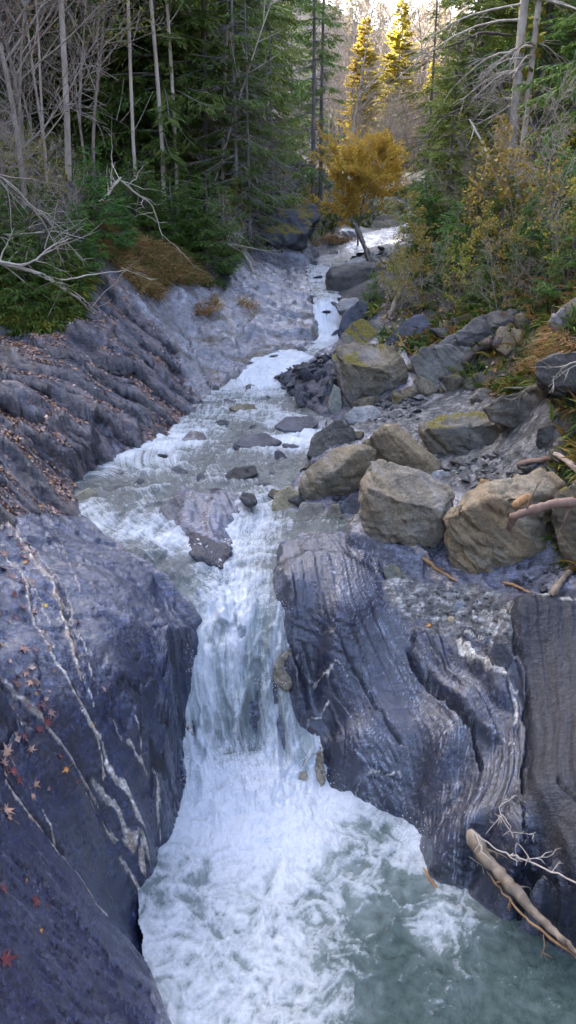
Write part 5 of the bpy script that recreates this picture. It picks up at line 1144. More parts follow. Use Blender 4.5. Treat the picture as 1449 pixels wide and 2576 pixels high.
# -- valley head
for i, (px, Y, s, lb) in enumerate([(905, 60, .56, 'sunlit golden larch partly hidden by the left hand spruces'), (990, 64, .62, 'largest sunlit golden larch at the head of the valley'), (1072, 58, .42, 'slim sunlit golden larch beside the grey slope'), (1105, 150, .7, 'small golden larch on the far skyline')]):
    o = tree('larch', px, Y, lb, 'larch_tree', 'larch', None, s); o.scale = (s*1.5, s*1.5, s)
def band(Y0, Y1, a, b, n, spec, tail):
    cnt = {}
    L = sorted([(RT.uniform(a, b), RT.uniform(Y0, Y1)) for _ in range(n)])
    for px, Y in L:
        c = spec[RT.choice(len(spec), p=[q[5] for q in spec])]; i = cnt.get(c[3], 0); cnt[c[3]] = i+1
        tree(c[0], px, Y, f'{c[3]} {tail}', c[1], c[2], 'trees on the far slope '+tail, c[4]*RT.uniform(.75, 1.2))
FS = [('greyfar', 'bare_tree', 'bare tree', 'hazy grey bare tree', 1.0, .86), ('far', 'spruce_tree', 'spruce', 'distant dark spruce', .8, .14)]
SM = [('greyfar', 'bare_tree', 'bare tree', 'small hazy grey tree', .34, .7), ('alder', 'alder_tree', 'bare tree', 'grey twiggy tree', .7, .3)]
band(31, 46, 960, 1170, 14, SM, 'beyond the golden tree')
band(46, 57, 880, 1180, 18, SM, 'at the foot of the valley head')
band(68, 100, 850, 1230, 26, FS, 'in the middle of the valley head')
band(100, 150, 820, 1250, 40, FS, 'high on the valley head')
band(150, 196, 800, 1280, 40, FS, 'near the far skyline')
band(190, 215, 800, 1280, 22, [('far', 'spruce_tree', 'spruce', 'small dark spruce', .7, .8), ('greyfar', 'bare_tree', 'bare tree', 'small grey tree', .8, .2)], 'on the far skyline')
# ------------------------------------------------------------------ leaf litter, grass and low growth
def attr_mat(name, rough=.7, spec=.3, tr=0.0, bump=False):
    t = NT(name); c = t.attr('col'); n = t.noise(60, 2)
    cc = t.mix(1.0, c.outputs['Color'], t.ramp(n.outputs['Fac'], [(.3, .75), (.7, 1.25)]).outputs['Color'], 'MULTIPLY')
    t.l(cc, t.b.inputs['Base Color']); t.b.inputs['Roughness'].default_value = rough; t.b.inputs['Specular IOR Level'].default_value = spec
    if tr:
        tl = t.new('ShaderNodeBsdfTranslucent'); t.l(cc, tl.inputs['Color']); ms = t.new('ShaderNodeMixShader', Fac=tr)
        t.l(t.b.outputs['BSDF'], ms.inputs[1]); t.l(tl.outputs['BSDF'], ms.inputs[2]); t.l(ms.outputs['Shader'], t.n['Material Output'].inputs['Surface'])
    return t.m
M_LITTER = attr_mat('fallen_leaf', .6, .35); M_BLADE = attr_mat('grass_blade', .7, .2, .3)
RL = np.random.default_rng(55)
def zone_points(pts, n, wfun=None):
    """random plan points in an outline, even over the surface as seen from the gorge"""
    Z = GUV(*pts) if isinstance(pts[0][0], (int, float)) and abs(pts[0][0]) > 3 or isinstance(pts[0][0], int) else pts
    a = np.array(Z); out = np.zeros((0, 2))
    while len(out) < n:
        q = np.stack([RL.uniform(a[:, 0].min(), a[:, 0].max(), n*3), RL.uniform(a[:, 1].min(), a[:, 1].max(), n*3)], 1)
        q = q[in_poly(q[:, 0], q[:, 1], Z)]
        out = np.concatenate([out, q])
    out = out[:n]; y = np.exp(out[:, 1]); x = out[:, 0]*y
    return x, y
def slope_frame(x, y):
    z = ground_pts(x, y); e = .03
    zx = (ground_pts(x+e, y)-z)/e; zy = (ground_pts(x, y+e)-z)/e
    zx, zy = np.clip(zx, -2, 2), np.clip(zy, -2, 2)
    n = unit(np.stack([-zx, -zy, np.ones_like(zx)], -1)); return z, n
def litter(x, y, s0, s1, pal, lift=.008, loose=.35):
    z, n = slope_frame(x, y); m = len(x); k = m
    nn = unit(n+RL.normal(0, loose, (m, 3))); a = unit(np.cross(nn, RL.normal(size=(m, 3)))); b = np.cross(nn, a); s = RL.uniform(s0, s1, m)[:, None]
    p = np.stack([x, y, z], -1)+n*lift
    V = np.stack([p-a*s*.5, p+b*s*.42+nn*s*.15, p+a*s*.55, p-b*s*.38+nn*s*.12], 1).reshape(-1, 3)
    c = np.array(pal)[RL.integers(len(pal), size=m)]*RL.uniform(.6, 1.3, (m, 1))
    return V, np.repeat(c, 4, 0)
BROWN = [(.26, .16, .125), (.21, .13, .11), (.32, .21, .165), (.15, .095, .08), (.36, .25, .19), (.34, .18, .07)]
parts = []
SH = ZONE['shale']
x, y = zone_points(SH, 30000); f = fbm(x*1.6, y*1.6, 3, 401)+.30*(-x/y*2.2)-.15; k = RL.random(len(x)) < sstep(-.3, .5, f)*sstep(.35, .85, slope_frame(x, y)[1][:, 2])
parts.append(litter(x[k], y[k], .025, .058, BROWN, .015))
x, y = zone_points([(-100, 1290), (0, 1290), (60, 1330), (110, 1480), (140, 1650), (120, 1800), (200, 1950), (180, 2000), (0, 2000), (-150, 2000)], 420); k = RL.random(len(x)) < .75*sstep(-.2, .3, fbm(x*3, y*3, 3, 403))
parts.append(litter(x[k], y[k], .03, .06, BROWN))
x, y = zone_points(ZONE['veg2'], 9000); k = (y < 30) & (RL.random(len(x)) < sstep(-.35, .35, fbm(x*.9, y*.9, 3, 405))); parts.append(litter(x[k], y[k], .04, .10, BROWN+[(.30, .22, .04)], .03))
x, y = zone_points(ZONE['veg1'], 7000); k = (y < 30) & (RL.random(len(x)) < sstep(-.2, .4, fbm(x*.9, y*.9, 3, 407))); parts.append(litter(x[k], y[k], .04, .10, BROWN, .03))
x, y = zone_points(ZONE['pale'], 900); k = RL.random(len(x)) < sstep(.0, .5, fbm(x*1.1, y*1.1, 3, 409)); parts.append(litter(x[k], y[k], .03, .07, BROWN))
V = np.concatenate([p[0] for p in parts]); cc = np.concatenate([p[1] for p in parts])
tag(link('leaf_litter', mesh_np('leaf_litter', V, np.arange(len(V)).reshape(-1, 4), attrs={'col': cc}, mat=M_LITTER, smooth=False)), kind='stuff')
def tufts(x, y, per, h0, h1, w, pal, down, spread, name=None, up=.8):
    z, n = slope_frame(x, y); m = len(x)*per; i = np.repeat(np.arange(len(x)), per)
    p = np.stack([x, y, z], -1)[i]+RL.normal(0, .03, (m, 3))*np.array([1, 1, .2])
    dn = unit(np.stack([n[:, 0], n[:, 1], -np.hypot(n[:, 0], n[:, 1])], -1))[i]
    d1 = unit(np.array([0, 0, up])+dn*down*.4+RL.normal(0, spread, (m, 3))); d2 = unit(d1+dn*down+np.array([0, 0, -.35]))
    h = RL.uniform(h0, h1, m)[:, None]; sd = unit(np.cross(d1, RL.normal(size=(m, 3))))*w
    q = p+d1*h*.55; e = q+d2*h*.5
    V = np.stack([p-sd, p+sd, q+sd*.8, q-sd*.8, e], 1).reshape(-1, 3)
    b = np.arange(m)*5; Q = np.stack([b, b+1, b+2, b+3], -1); T = np.stack([b+3, b+2, b+4], -1)
    c = np.array(pal)[RL.integers(len(pal), size=len(x))][i]*RL.uniform(.65, 1.3, (m, 1))
    return V, Q, T, np.repeat(c, 5, 0)
def merge_tufts(name, L):
    off = 0; Vs, Qs, Ts, Cs = [], [], [], []
    for V, Q, T, c in L: Vs.append(V); Qs.append(Q+off); Ts.append(T+off); Cs.append(c); off += len(V)
    return tag(link(name, mesh_np(name, np.concatenate(Vs), np.concatenate(Qs), np.concatenate(Ts), attrs={'col': np.concatenate(Cs)}, mat=M_BLADE, smooth=False)), kind='stuff')
STRAW = [(.36, .20, .085), (.30, .155, .065), (.42, .27, .13), (.24, .13, .05), (.26, .20, .06)]
GREEN = [(.045, .085, .014), (.07, .115, .02), (.10, .14, .025), (.035, .065, .014), (.15, .16, .03)]
x, y = zone_points(ZONE['grass'], 2000); k = fbm(x*2.2, y*2.2, 3, 411) > -.22
L = [tufts(x[k], y[k], 11, .10, .38, .005, STRAW+[(.10, .13, .03), (.17, .15, .04)], .75, .42)]
for zp, n in (([(1330, 940), (1400, 860), (1449, 870), (1449, 900), (1370, 960), (1280, 970)], 90), ([(480, 770), (540, 760), (560, 790), (500, 800)], 22), ([(600, 760), (650, 790), (640, 810), (600, 790)], 10), ([(740, 590), (830, 600), (900, 600), (800, 625)], 60)):
    x, y = zone_points(zp, n); L.append(tufts(x, y, 10, .12, .38, .006, STRAW, 1.0, .3))
merge_tufts('dry_grass', L)
L = []
for zn, n in (('veg1', 5200), ('veg2', 6000)):
    x, y = zone_points(ZONE[zn], n); k = (y < 32) & (fbm(x*.8, y*.8, 3, 413) > -.28); x, y = x[k], y[k]
    L.append(tufts(x, y, 9, .08, .30, .018, GREEN+([(.22, .15, .03), (.20, .10, .03)] if zn == 'veg2' else [(.14, .13, .02)]), .3, .75, up=.5))
x, y = zone_points([(0, 640), (120, 640), (230, 700), (200, 790), (120, 840), (0, 815)], 900); L.append(tufts(x, y, 11, .08, .30, .018, GREEN[:3]+[(.11, .12, .02), (.19, .17, .02)], .9, .6, up=.4))
merge_tufts('ground_cover', L)

# single saplings and bushes
GR = 'saplings and bushes on the slopes'
def put(proto, px, py, label, name, cat, s, group=GR, y0=2.0):
    p = on_ground(px, py, y0); return plant(proto, name, label, cat, group, (p[0], p[1], p[2]-.05), RT.uniform(0, 6.28), s, (RT.normal(0, .05), RT.normal(0, .05)))
for px, py, s, lb in ((375, 595, .62, 'bright green sapling spruce at the top of the dry grass'), (330, 560, .5, 'sapling spruce uphill of the bright green one'), (470, 640, .62, 'dark green sapling at the lower end of the dry grass'), (520, 680, .8, 'bushy sapling spruce hanging over the wet rock'), (440, 610, .55, 'sapling between the bright green one and the bushy one'), (255, 620, .7, 'sapling spruce shading the upper edge of the dry grass'), (70, 770, .5, 'low green sapling on the mossy rim of the shale bank'), (150, 790, .4, 'yellowish green sapling at the corner of the mossy rim'), (30, 690, .6, 'dark sapling under the fallen white branch'), (210, 690, .5, 'sapling growing beside the fallen white branch'), (560, 640, .6, 'sapling beside the dead leaning spruces'), (110, 700, .6, 'sapling behind the fork of the fallen white branch'), (300, 600, .4, 'tiny sapling in the dry grass'),
                      (1215, 775, .40, 'bright green fern like sapling behind the largest dark boulder'), (1250, 640, .55, 'green sapling in the leafy slope below the thin broken stem'), (1140, 700, .55, 'sapling spruce above the blue grey slate boulder'), (1330, 700, .5, 'sapling in the leafy slope below the twin mossy trunks'), (1420, 740, .45, 'green sapling above the picture edge boulder'), (935, 775, .3, 'round green bushlet beside the upper fall'), (1080, 640, .7, 'dark sapling at the near end of the far bar'), (1180, 620, .7, 'broad sapling in the middle of the leafy slope'), (1400, 620, .7, 'sapling at the foot of the right hand forest')):
    put('small', px, py, lb, 'spruce_sapling', 'sapling', s)
for i, (px, py, pr, s, lb) in enumerate(((1060, 760, 'yellow', .6, 'thin yellowing bush above the moss covered boulder'), (1110, 740, 'rusty', .55, 'thin golden brown bush beside the yellowing one'), (1010, 740, 'yellow', .5, 'sparse bush leaning over the upper fall'), (1180, 790, 'yellow', .5, 'small yellow bush against the largest dark boulder'), (1160, 660, 'rusty', .8, 'tall golden brown bush in the leafy slope'), (1240, 720, 'yellow', .6, 'yellow bush in the leafy slope'), (1300, 640, 'yellow', .9, 'tall yellow leaved bush below the twin trunks'), (1340, 580, 'yellow', .9, 'yellow green bush beside the twin trunks'), (1390, 660, 'rusty', .7, 'golden brown bush by the picture edge'), (1100, 600, 'rusty', .8, 'golden brown bush above the far bar'), (1200, 560, 'rusty', .9, 'golden brown bush under the young spruces'), (1430, 560, 'yellow', .7, 'pale green leaved bush by the picture edge'), (1430, 700, 'yellow', .6, 'low yellow bush by the picture edge'), (1290, 750, 'rusty', .5, 'low golden brown bush over the largest dark boulder'), (970, 770, 'rusty', .4, 'twiggy bush between the upper fall and the mossy boulder'), (1390, 960, 'yellow', .25, 'small yellow green bush among the edge boulders'), (1060, 690, 'yellow', .7, 'straggling yellow bush at the end of the far bar'), (1010, 800, 'rusty', .35, 'little golden brown bush behind the mossy boulder'), (560, 600, 'yellow', .6, 'small yellow bush by the mossy outcrop'), (850, 590, 'rusty', .7, 'golden brown bush at the foot of the golden tree'), (790, 600, 'yellow', .6, 'yellow bush on the far bank by the outcrop'), (120, 560, 'rusty', .6, 'golden leaved bush in the shale bank thicket'))):
    put(pr, px, py, lb, 'leafy_bush', 'bush', s)
for px, py, s, lb in ((60, 650, .5, 'bare tangled bush over the mossy rim'), (20, 600, .7, 'bare bush at the picture edge above the mossy rim'), (190, 640, .45, 'bare bush under the leaning birch'), (590, 660, .35, 'bare shrub on top of the wet rock'), (1250, 800, .3, 'bare shrub behind the largest dark boulder'), (1340, 790, .35, 'bare shrub above the largest dark boulder'), (1130, 790, .3, 'bare shrub above the thin leaning slab'), (1000, 780, .35, 'bare shrub on the mossy boulder')):
    put('scrub', px, py, lb, 'bare_bush', 'bush', s)

# ------------------------------------------------------------------ fallen wood
def wood(name, label, cat, path, r0, r1, mat, lift=.03, twigs=0, seed=1, group=None, Y=None, sides=7, tl=.5, knots=.08):
    rr = np.random.default_rng(seed); P = []
    for q in path:
        if Y is None and len(q) == 2: p = on_ground(*q); p[2] += lift
        else: p = at_y(q[0], q[1], q[2] if len(q) > 2 else Y)
        P.append(p)
    P = np.array(P); n = max(12, 5*len(P)); tt = np.linspace(0, len(P)-1, n)
    pts = np.stack([np.interp(tt, np.arange(len(P)), P[:, k]) for k in range(3)], -1)
    for _ in range(2): pts[1:-1] = .5*pts[1:-1]+.25*(pts[2:]+pts[:-2])
    L = np.linalg.norm(np.diff(pts, axis=0), axis=1).sum()
    pts += rr.normal(0, .006*L**.5, pts.shape)*np.array([1, 1, .6]); rad = np.linspace(r0, r1, n)*(1+rr.normal(0, knots, n)); rad[0] *= .4; rad[1] *= .8; rad[-1] *= .5
    A, B = Acc(), Acc(); A.tube(pts, rad, sides); org = pts[0].copy()
    for k in range(twigs):
        i = rr.integers(1, n-1); d = unit(unit(pts[i+1]-pts[i])*.7+rr.normal(0, .6, 3)); l = tl*rr.uniform(.3, 1.1); t = np.linspace(0, 1, 6)[:, None]
        q = pts[i]+d*l*t+rr.normal(0, .03*l, (6, 3)).cumsum(0)
        B.tube(q, rad[i]*.38*(1-t[:, 0])+.0022, 4)
        for j in range(rr.integers(1, 4)):
            e = rr.integers(2, 6); d2 = unit(d+rr.normal(0, .6, 3)); B.tube(np.stack([q[e], q[e]+d2*l*.2, q[e]+d2*l*.42+rr.normal(0, .02, 3)]), np.array([.004, .003, .0015]), 3)
    for a in (A, B): a.v = [v-org for v in a.v]
    if twigs:
        r = empty(name, org); link('stem', A.mesh('stem', mat), r)
        b = link('twig', B.mesh('twig', mat), r); b['kind'] = 'stuff'
    else: r = link(name, A.mesh(name, mat), loc=org)
    return tag(r, label, cat, group)
M_DRIFT = simple_mat('driftwood', (.07, .048, .03), (.30, .235, .16), 9, .8, .8, .012, stretch=(1, 1, .5))
M_ROOT = simple_mat('reddish_root', (.13, .075, .05), (.24, .155, .11), 9, .8, .5, .01)
M_DARKW = simple_mat('wet_wood', (.035, .028, .022), (.10, .075, .055), 9, .6, .5, .01)
M_PLANK = simple_mat('weathered_plank', (.26, .19, .14), (.40, .31, .24), 9, .85, .4, .006, stretch=(4, 1, 1))
M_ORANGE = simple_mat('peeling_bark', (.20, .10, .04), (.36, .21, .09), 12, .8, .5, .008)
wood('driftwood_log', 'pale weathered log lying along the rim of the pool wall', 'log', [(1182, 2092, 4.62), (1205, 2135, 4.50), (1250, 2190, 4.34), (1300, 2245, 4.2), (1345, 2300, 4.06), (1400, 2350, 3.92), (1449, 2396, 3.79), (1500, 2435, 3.68)], .062, .012, M_DRIFT, seed=11, sides=12, knots=.10, twigs=3, tl=.2)
wood('orange_root', 'orange root running down the pool wall beside the weathered log', 'root', [(1225, 2195, 4.36), (1290, 2275, 4.15), (1340, 2325, 4.02), (1430, 2395, 3.82), (1500, 2450, 3.68)], .006, .013, M_ORANGE, seed=12, twigs=5, tl=.2)
wood('orange_root', 'short orange root stub at the water under the weathered log', 'root', [(1062, 2180, 4.72), (1090, 2225, 4.6), (1115, 2255, 4.52)], .010, .014, M_ORANGE, seed=13)
wood('tree_root', 'thin white root crossing the dark shelf beside the weathered log', 'root', [(1180, 2085, 4.55), (1250, 2138, 4.42), (1320, 2162, 4.3), (1449, 2218, 4.02), (1520, 2250, 3.9)], .006, .007, M_PALE, seed=24, twigs=7, tl=.25)
wood('tree_root', 'fine white rootlets hanging above the weathered log', 'root', [(1300, 2000, 4.62), (1250, 2030, 4.62), (1290, 2105, 4.45), (1345, 2180, 4.22)], .005, .003, M_PALE, seed=25, twigs=8, tl=.2)
wood('tree_root', 'reddish twisted root lying over the largest tan boulder', 'root', [(1282, 1335, 5.95), (1290, 1300, 5.9), (1330, 1285, 5.88), (1390, 1268, 5.95), (1449, 1262, 6.0)], .028, .045, M_ROOT, seed=14, twigs=3, tl=.25)
wood('root_stub', 'splintered orange root stub on the largest tan boulder', 'root', [(1290, 1275, 6.0), (1318, 1255, 6.02), (1335, 1250, 6.04)], .035, .04, M_ORANGE, seed=15)
wood('stick', 'thick grey stick propped under the dark boulder by the gravel', 'stick', [(1385, 1512), (1410, 1475), (1442, 1430)], .035, .025, M_DRIFT, .03, seed=16)
wood('driftwood_log', 'brown driftwood lying on the lower terrace behind the largest tan boulder', 'log', [(1298, 1180), (1345, 1172), (1398, 1164)], .03, .03, M_ROOT, .03, seed=17)
wood('plank', 'weathered brown plank wedged between boulders at the picture edge', 'plank', [(1385, 1172), (1420, 1195), (1455, 1222)], .035, .035, M_PLANK, .12, seed=18, sides=4)
wood('stump', 'black rotten stump roots beside the moss striped boulder', 'stump', [(1160, 935), (1195, 905), (1235, 878), (1262, 890)], .05, .11, M_DARKW, .10, twigs=7, tl=.4, seed=19)
wood('leaning_log', 'pale dead log leaning above the upper fall', 'log', [(978, 803, 13.2), (1000, 745, 13.5), (1022, 688, 13.8)], .05, .03, M_DRIFT, seed=20)
wood('bark_strip', 'orange bark strip lying under the largest tan boulder', 'bark', [(1262, 1468), (1300, 1482), (1345, 1502)], .018, .008, M_ORANGE, .015, seed=21)
wood('bark_strip', 'splintered orange wood on the shelf edge below the blocky boulder', 'bark', [(1060, 1425), (1100, 1445), (1150, 1470)], .02, .012, M_ORANGE, .02, seed=22, twigs=4, tl=.2)
wood('dark_branch', 'black bent branch in the slate rubble by the far bar', 'branch', [(890, 560, 19), (905, 590, 18.7), (925, 640, 18.2), (938, 690, 17.8)], .05, .07, M_DARKW, seed=23)
FB = 'fallen and hanging branches of the shale bank'
wood('fallen_branch', 'long white fallen branch hanging forked over the mossy rim', 'branch', [(-40, 655, 11.5), (40, 668, 11.5), (110, 692, 11.6), (150, 720, 11.7), (200, 752, 11.9), (238, 800, 12.2)], .035, .012, M_PALE, twigs=12, tl=.9, seed=31, group=FB)
wood('fallen_branch', 'thin white side branch reaching from the fork towards the wet rock', 'branch', [(110, 692, 11.6), (160, 706, 11.8), (230, 690, 12.3), (320, 680, 12.7)], .018, .005, M_PALE, twigs=7, tl=.5, seed=32, group=FB)
wood('fallen_branch', 'arched grey branch over the mossy rim', 'branch', [(-40, 650, 11.3), (50, 668, 11.4), (90, 655, 11.5), (130, 618, 11.6), (180, 600, 11.9)], .022, .008, M_PALE, twigs=8, tl=.7, seed=33, group=FB)
wood('fallen_branch', 'grey branch crossing level above the arched one', 'branch', [(-40, 590, 11.8), (60, 590, 11.9), (140, 580, 12.2), (210, 600, 12.5)], .02, .006, M_PALE, twigs=10, tl=.8, seed=34, group=FB)
wood('fallen_branch', 'forked limb lying from the birch foot up to the spruces', 'branch', [(165, 575, 13.8), (215, 545, 14.0), (262, 500, 14.3), (305, 445, 14.6)], .045, .02, M_PALE, twigs=6, tl=.9, seed=35, group=FB)
wood('fallen_branch', 'drooping pale limb hanging down into the green saplings', 'branch', [(303, 452, 14.6), (340, 485, 14.8), (385, 515, 15.0), (410, 600, 15.2)], .022, .008, M_PALE, twigs=9, tl=.7, seed=36, group=FB)
wood('fallen_branch', 'bare grey branch lying level over the top of the wet rock', 'branch', [(495, 625, 16.0), (560, 612, 16.2), (620, 620, 16.3), (700, 640, 16.4)], .02, .006, M_GREY, twigs=8, tl=.7, seed=37, group=FB)
wood('fallen_branch', 'dead trunk slanting down the wet rock from the dead spruces', 'branch', [(555, 530, 18.2), (590, 590, 17.4), (640, 690, 16.6)], .05, .03, M_GREY, twigs=8, tl=.7, seed=38, group=FB)
wood('fallen_branch', 'grey twiggy branch bending over the shale bank at the picture edge', 'branch', [(-40, 420, 11.5), (40, 470, 11.7), (110, 560, 11.9), (150, 640, 12.1)], .02, .006, M_PALE, twigs=14, tl=.9, seed=39, group=FB)
wood('hanging_branch', 'long mossy branch reaching left from the twin trunks over the valley', 'branch', [(1290, 190, 17.3), (1200, 250, 17), (1110, 300, 16.8), (1060, 355, 16.6)], .03, .010, M_DARKW, twigs=10, tl=.6, seed=40, group='bare branches over the leafy slope')
wood('hanging_branch', 'upper bare branch reaching left from the twin trunks towards the larches', 'branch', [(1290, 90, 17.3), (1210, 80, 17), (1150, 110, 16.8), (1080, 130, 16.6)], .028, .008, M_DARKW, twigs=9, tl=.6, seed=41, group='bare branches over the leafy slope')
wood('hanging_branch', 'thin bent pale branch arching over the leafy slope', 'branch', [(1180, 300, 14.5), (1220, 370, 14.3), (1240, 430, 14.2), (1262, 480, 14.1)], .018, .02, M_PALE, twigs=5, tl=.5, seed=42, group='bare branches over the leafy slope')
wood('hanging_branch', 'thin branch drooping in from the picture edge over the mossy boulders', 'branch', [(1490, 900, 7.6), (1430, 915, 7.7), (1380, 960, 7.8), (1330, 975, 7.9)], .01, .004, M_GREY, twigs=8, tl=.4, seed=43, group='bare branches over the leafy slope')

# ------------------------------------------------------------------ maple leaves one can count on the slab
def maple(seed, col):
    rr = np.random.default_rng(seed); pts = []
    lob = [(-150, .45), (-118, .28), (-100, .72), (-72, .36), (-52, .95), (-30, .42), (0, 1.1), (30, .42), (52, .95), (72, .36), (100, .72), (118, .28), (150, .45), (180, .22)]
    a0 = np.array([math.radians(a) for a, _ in lob]); r0 = np.array([r for _, r in lob])*rr.uniform(.85, 1.1, len(lob))
    x, y = np.sin(a0)*r0, np.cos(a0)*r0; curl = rr.uniform(.15, .5)
    z = curl*(r0**2)*(.4+.5*np.sin(a0*2+seed))+rr.normal(0, .05, len(lob))
    V = np.concatenate([[[0, 0, .0]], np.stack([x, y, z], -1)*.5, [[.02, -.75, .12], [-.02, -.75, .12], [0, -.08, 0]]])
    n = len(lob); T = [(0, 1+i, 1+(i+1) % n) for i in range(n)]+[(n+1, n+2, n+3)]
    c = np.array(col)*np.where(np.arange(len(V))[:, None] == 0, 1.25, 1)*rr.uniform(.9, 1.1, (len(V), 1))
    return mesh_np('maple_leaf', V, tris=np.array(T), attrs={'col': c}, mat=M_LITTER, smooth=False)
LC = dict(brown=(.17, .10, .08), tan=(.30, .18, .12), red=(.12, .03, .028), yellow=(.36, .24, .05), purple=(.10, .06, .065), orange=(.38, .17, .04))
LM = {k: [maple(70+i*3+j, c) for j in range(3)] for i, (k, c) in enumerate(LC.items())}
LEAVES = [(10, 1330, 'brown', 1.1), (25, 1350, 'brown', 1), (48, 1375, 'purple', .9), (14, 1400, 'brown', 1.1), (62, 1405, 'brown', 1.0), (85, 1400, 'purple', .9), (12, 1435, 'purple', 1.2), (30, 1455, 'brown', 1), (55, 1465, 'purple', .9), (80, 1470, 'brown', .9), (60, 1490, 'purple', 1), (35, 1500, 'red', .9), (58, 1535, 'purple', 1), (86, 1545, 'brown', .9), (35, 1555, 'purple', 1.0), (115, 1528, 'yellow', .8), (197, 1572, 'red', .8), (105, 1590, 'brown', .8), (55, 1635, 'brown', 1.4), (88, 1640, 'purple', .8), (65, 1700, 'brown', 1), (75, 1722, 'tan', 1), (45, 1730, 'brown', 1.1), (110, 1780, 'purple', 1.2), (125, 1800, 'brown', 1.2), (100, 1810, 'red', 1), (118, 1830, 'red', 1.1), (95, 1840, 'red', .9), (260, 1733, 'tan', .8), (60, 1860, 'red', .7), (18, 1900, 'tan', 1.4), (10, 1930, 'brown', 1.1), (30, 1945, 'red', 1.0), (12, 1960, 'tan', 1.0), (45, 1965, 'red', .9), (75, 1890, 'tan', .7), (148, 1912, 'red', .7), (165, 1938, 'orange', .7), (85, 1980, 'tan', 1), (80, 2010, 'tan', .7), (190, 1975, 'red', .6), (12, 2040, 'tan', 1.2), (22, 2060, 'tan', 1.0), (230, 1828, 'yellow', .5), (135, 1690, 'brown', .6),
          (90, 2275, 'red', 1.0), (5, 2240, 'red', .9), (62, 2215, 'orange', .5), (10, 2420, 'red', 1.5), (100, 2345, 'orange', .4), (175, 1355, 'purple', .6), (120, 1352, 'brown', .7), (205, 1290, 'brown', .6), (150, 1300, 'purple', .7), (232, 1480, 'tan', .4), (1080, 1575, 'orange', .7)]
WORD = dict(brown='brown', tan='pale tan', red='dark red', yellow='yellow', purple='purplish', orange='orange')
seen = {}
for i, (px, py, k, s) in enumerate(LEAVES):
    p, q, r_ = on_ground(px, py), on_ground(px+14, py), on_ground(px, py-16)
    n = np.cross(q-p, r_-p); n /= np.linalg.norm(n)+1e-9; n = n if n[2] > 0 else -n
    n = unit(n+RT.normal(0, .12, 3))
    o = link('maple_leaf', LM[k][i % 3], loc=p+n*.012); sc_ = .105*s*(.9+.2*RT.random()); o.scale = (sc_,)*3
    o.rotation_euler = (Vector(n.tolist()).to_track_quat('Z', 'Y') @ Matrix.Rotation(RT.uniform(0, 6.28), 3, 'Z').to_quaternion()).to_euler()
    c = seen.get(k, 0); seen[k] = c+1
    where = 'on the wet shelf' if px > 900 else ('on the lower slab' if py > 2100 else 'beside the pale seams')
    tag(o, f'{WORD[k]} maple leaf lying {where}, {ORD[min(c, 19)]} from the top', 'leaf', 'maple leaves on the near slab')

# ------------------------------------------------------------------ spray thrown up by the fall
M_SPRAY = simple_mat('spray_drops', (.72, .74, .76), (.8, .82, .84), 9, .3, 0)
P = []
for px, py, n, sx, sz in ((560, 1960, 260, .16, .14), (650, 1960, 260, .16, .16), (780, 1960, 200, .16, .12), (470, 1960, 140, .10, .12), (700, 1560, 120, .08, .10), (540, 1470, 90, .1, .06), (640, 1380, 90, .1, .07), (690, 1740, 120, .06, .1), (480, 1700, 80, .05, .12), (1050, 2110, 100, .10, .06), (640, 930, 80, .2, .08), (830, 860, 80, .12, .10)):
    p = water_at(px, py); q = p+RL.normal(0, 1, (n, 3))*np.array([sx, sx*.8, 0])+np.array([0, 0, .02])+np.abs(RL.normal(0, sz, (n, 1)))*np.array([0, 0, 1.]); P.append(q)
P = np.concatenate(P); r = RL.uniform(.0015, .0048, len(P))[:, None, None]
oc = np.array([(1, 0, 0), (0, 1, 0), (-1, 0, 0), (0, -1, 0), (0, 0, 1.3), (0, 0, -1.3)]); ft = np.array([(0, 1, 4), (1, 2, 4), (2, 3, 4), (3, 0, 4), (1, 0, 5), (2, 1, 5), (3, 2, 5), (0, 3, 5)])
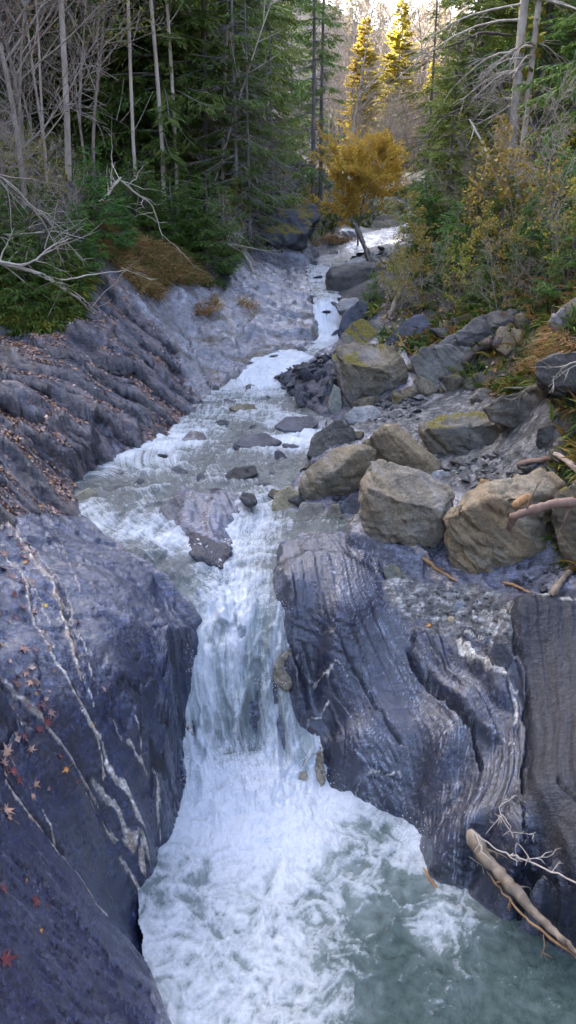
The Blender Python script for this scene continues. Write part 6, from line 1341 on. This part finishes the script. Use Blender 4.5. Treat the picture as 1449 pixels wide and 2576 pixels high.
V = (P[:, None]+oc*r).reshape(-1, 3); T = (np.arange(len(P))[:, None, None]*6+ft).reshape(-1, 3)
tag(link('spray', mesh_np('spray', V, tris=T, mat=M_SPRAY)), kind='stuff')
# ------------------------------------------------------------------ camera, light, world
cam = bpy.data.cameras.new('camera'); co = bpy.data.objects.new('camera', cam); C.objects.link(co)
co.location = (0, 0, CAMZ); co.rotation_euler = (math.pi/2-PITCH, 0, 0)
cam.sensor_fit = 'VERTICAL'; cam.angle_y = 2*math.atan(1288/F); cam.clip_start = .05; cam.clip_end = 3000
sc = bpy.context.scene; sc.camera = co
SUN_EL, SUN_DIR = R(24), Vector((math.cos(R(-18)), math.sin(R(-18)), 0))*-1   # towards the sun, in plan
SUN_DIR = Vector((-.72, .69, 0)).normalized()
w = bpy.data.worlds.new('World'); sc.world = w; w.use_nodes = True
sk = w.node_tree.nodes.new('ShaderNodeTexSky'); sk.sky_type = 'NISHITA'; sk.sun_disc = False
sk.sun_elevation = SUN_EL; sk.sun_rotation = math.atan2(SUN_DIR.x, SUN_DIR.y); sk.altitude = 600; sk.air_density = .42; sk.dust_density = 7.0; sk.ozone_density = .6
bg = w.node_tree.nodes['Background']; bg.inputs['Strength'].default_value = .15
w.node_tree.links.new(sk.outputs['Color'], bg.inputs['Color'])
sl = bpy.data.lights.new('sun', 'SUN'); sl.energy = 3.0; sl.angle = R(.5); sl.color = (1, .86, .66)
so = bpy.data.objects.new('sun', sl); C.objects.link(so)
d = Vector((SUN_DIR.x*math.cos(SUN_EL), SUN_DIR.y*math.cos(SUN_EL), math.sin(SUN_EL)))
so.rotation_euler = d.to_track_quat('Z', 'Y').to_euler(); so.location = (0, 0, 60)
sc.view_settings.view_transform = 'Standard'; sc.view_settings.look = 'None'; sc.view_settings.exposure = 4.3; sc.view_settings.gamma = 1
sc.cycles.use_denoising = True; sc.cycles.max_bounces = 6; sc.cycles.diffuse_bounces = 3; sc.cycles.glossy_bounces = 3; sc.cycles.transparent_max_bounces = 8
sc.cycles.sample_clamp_indirect = 6
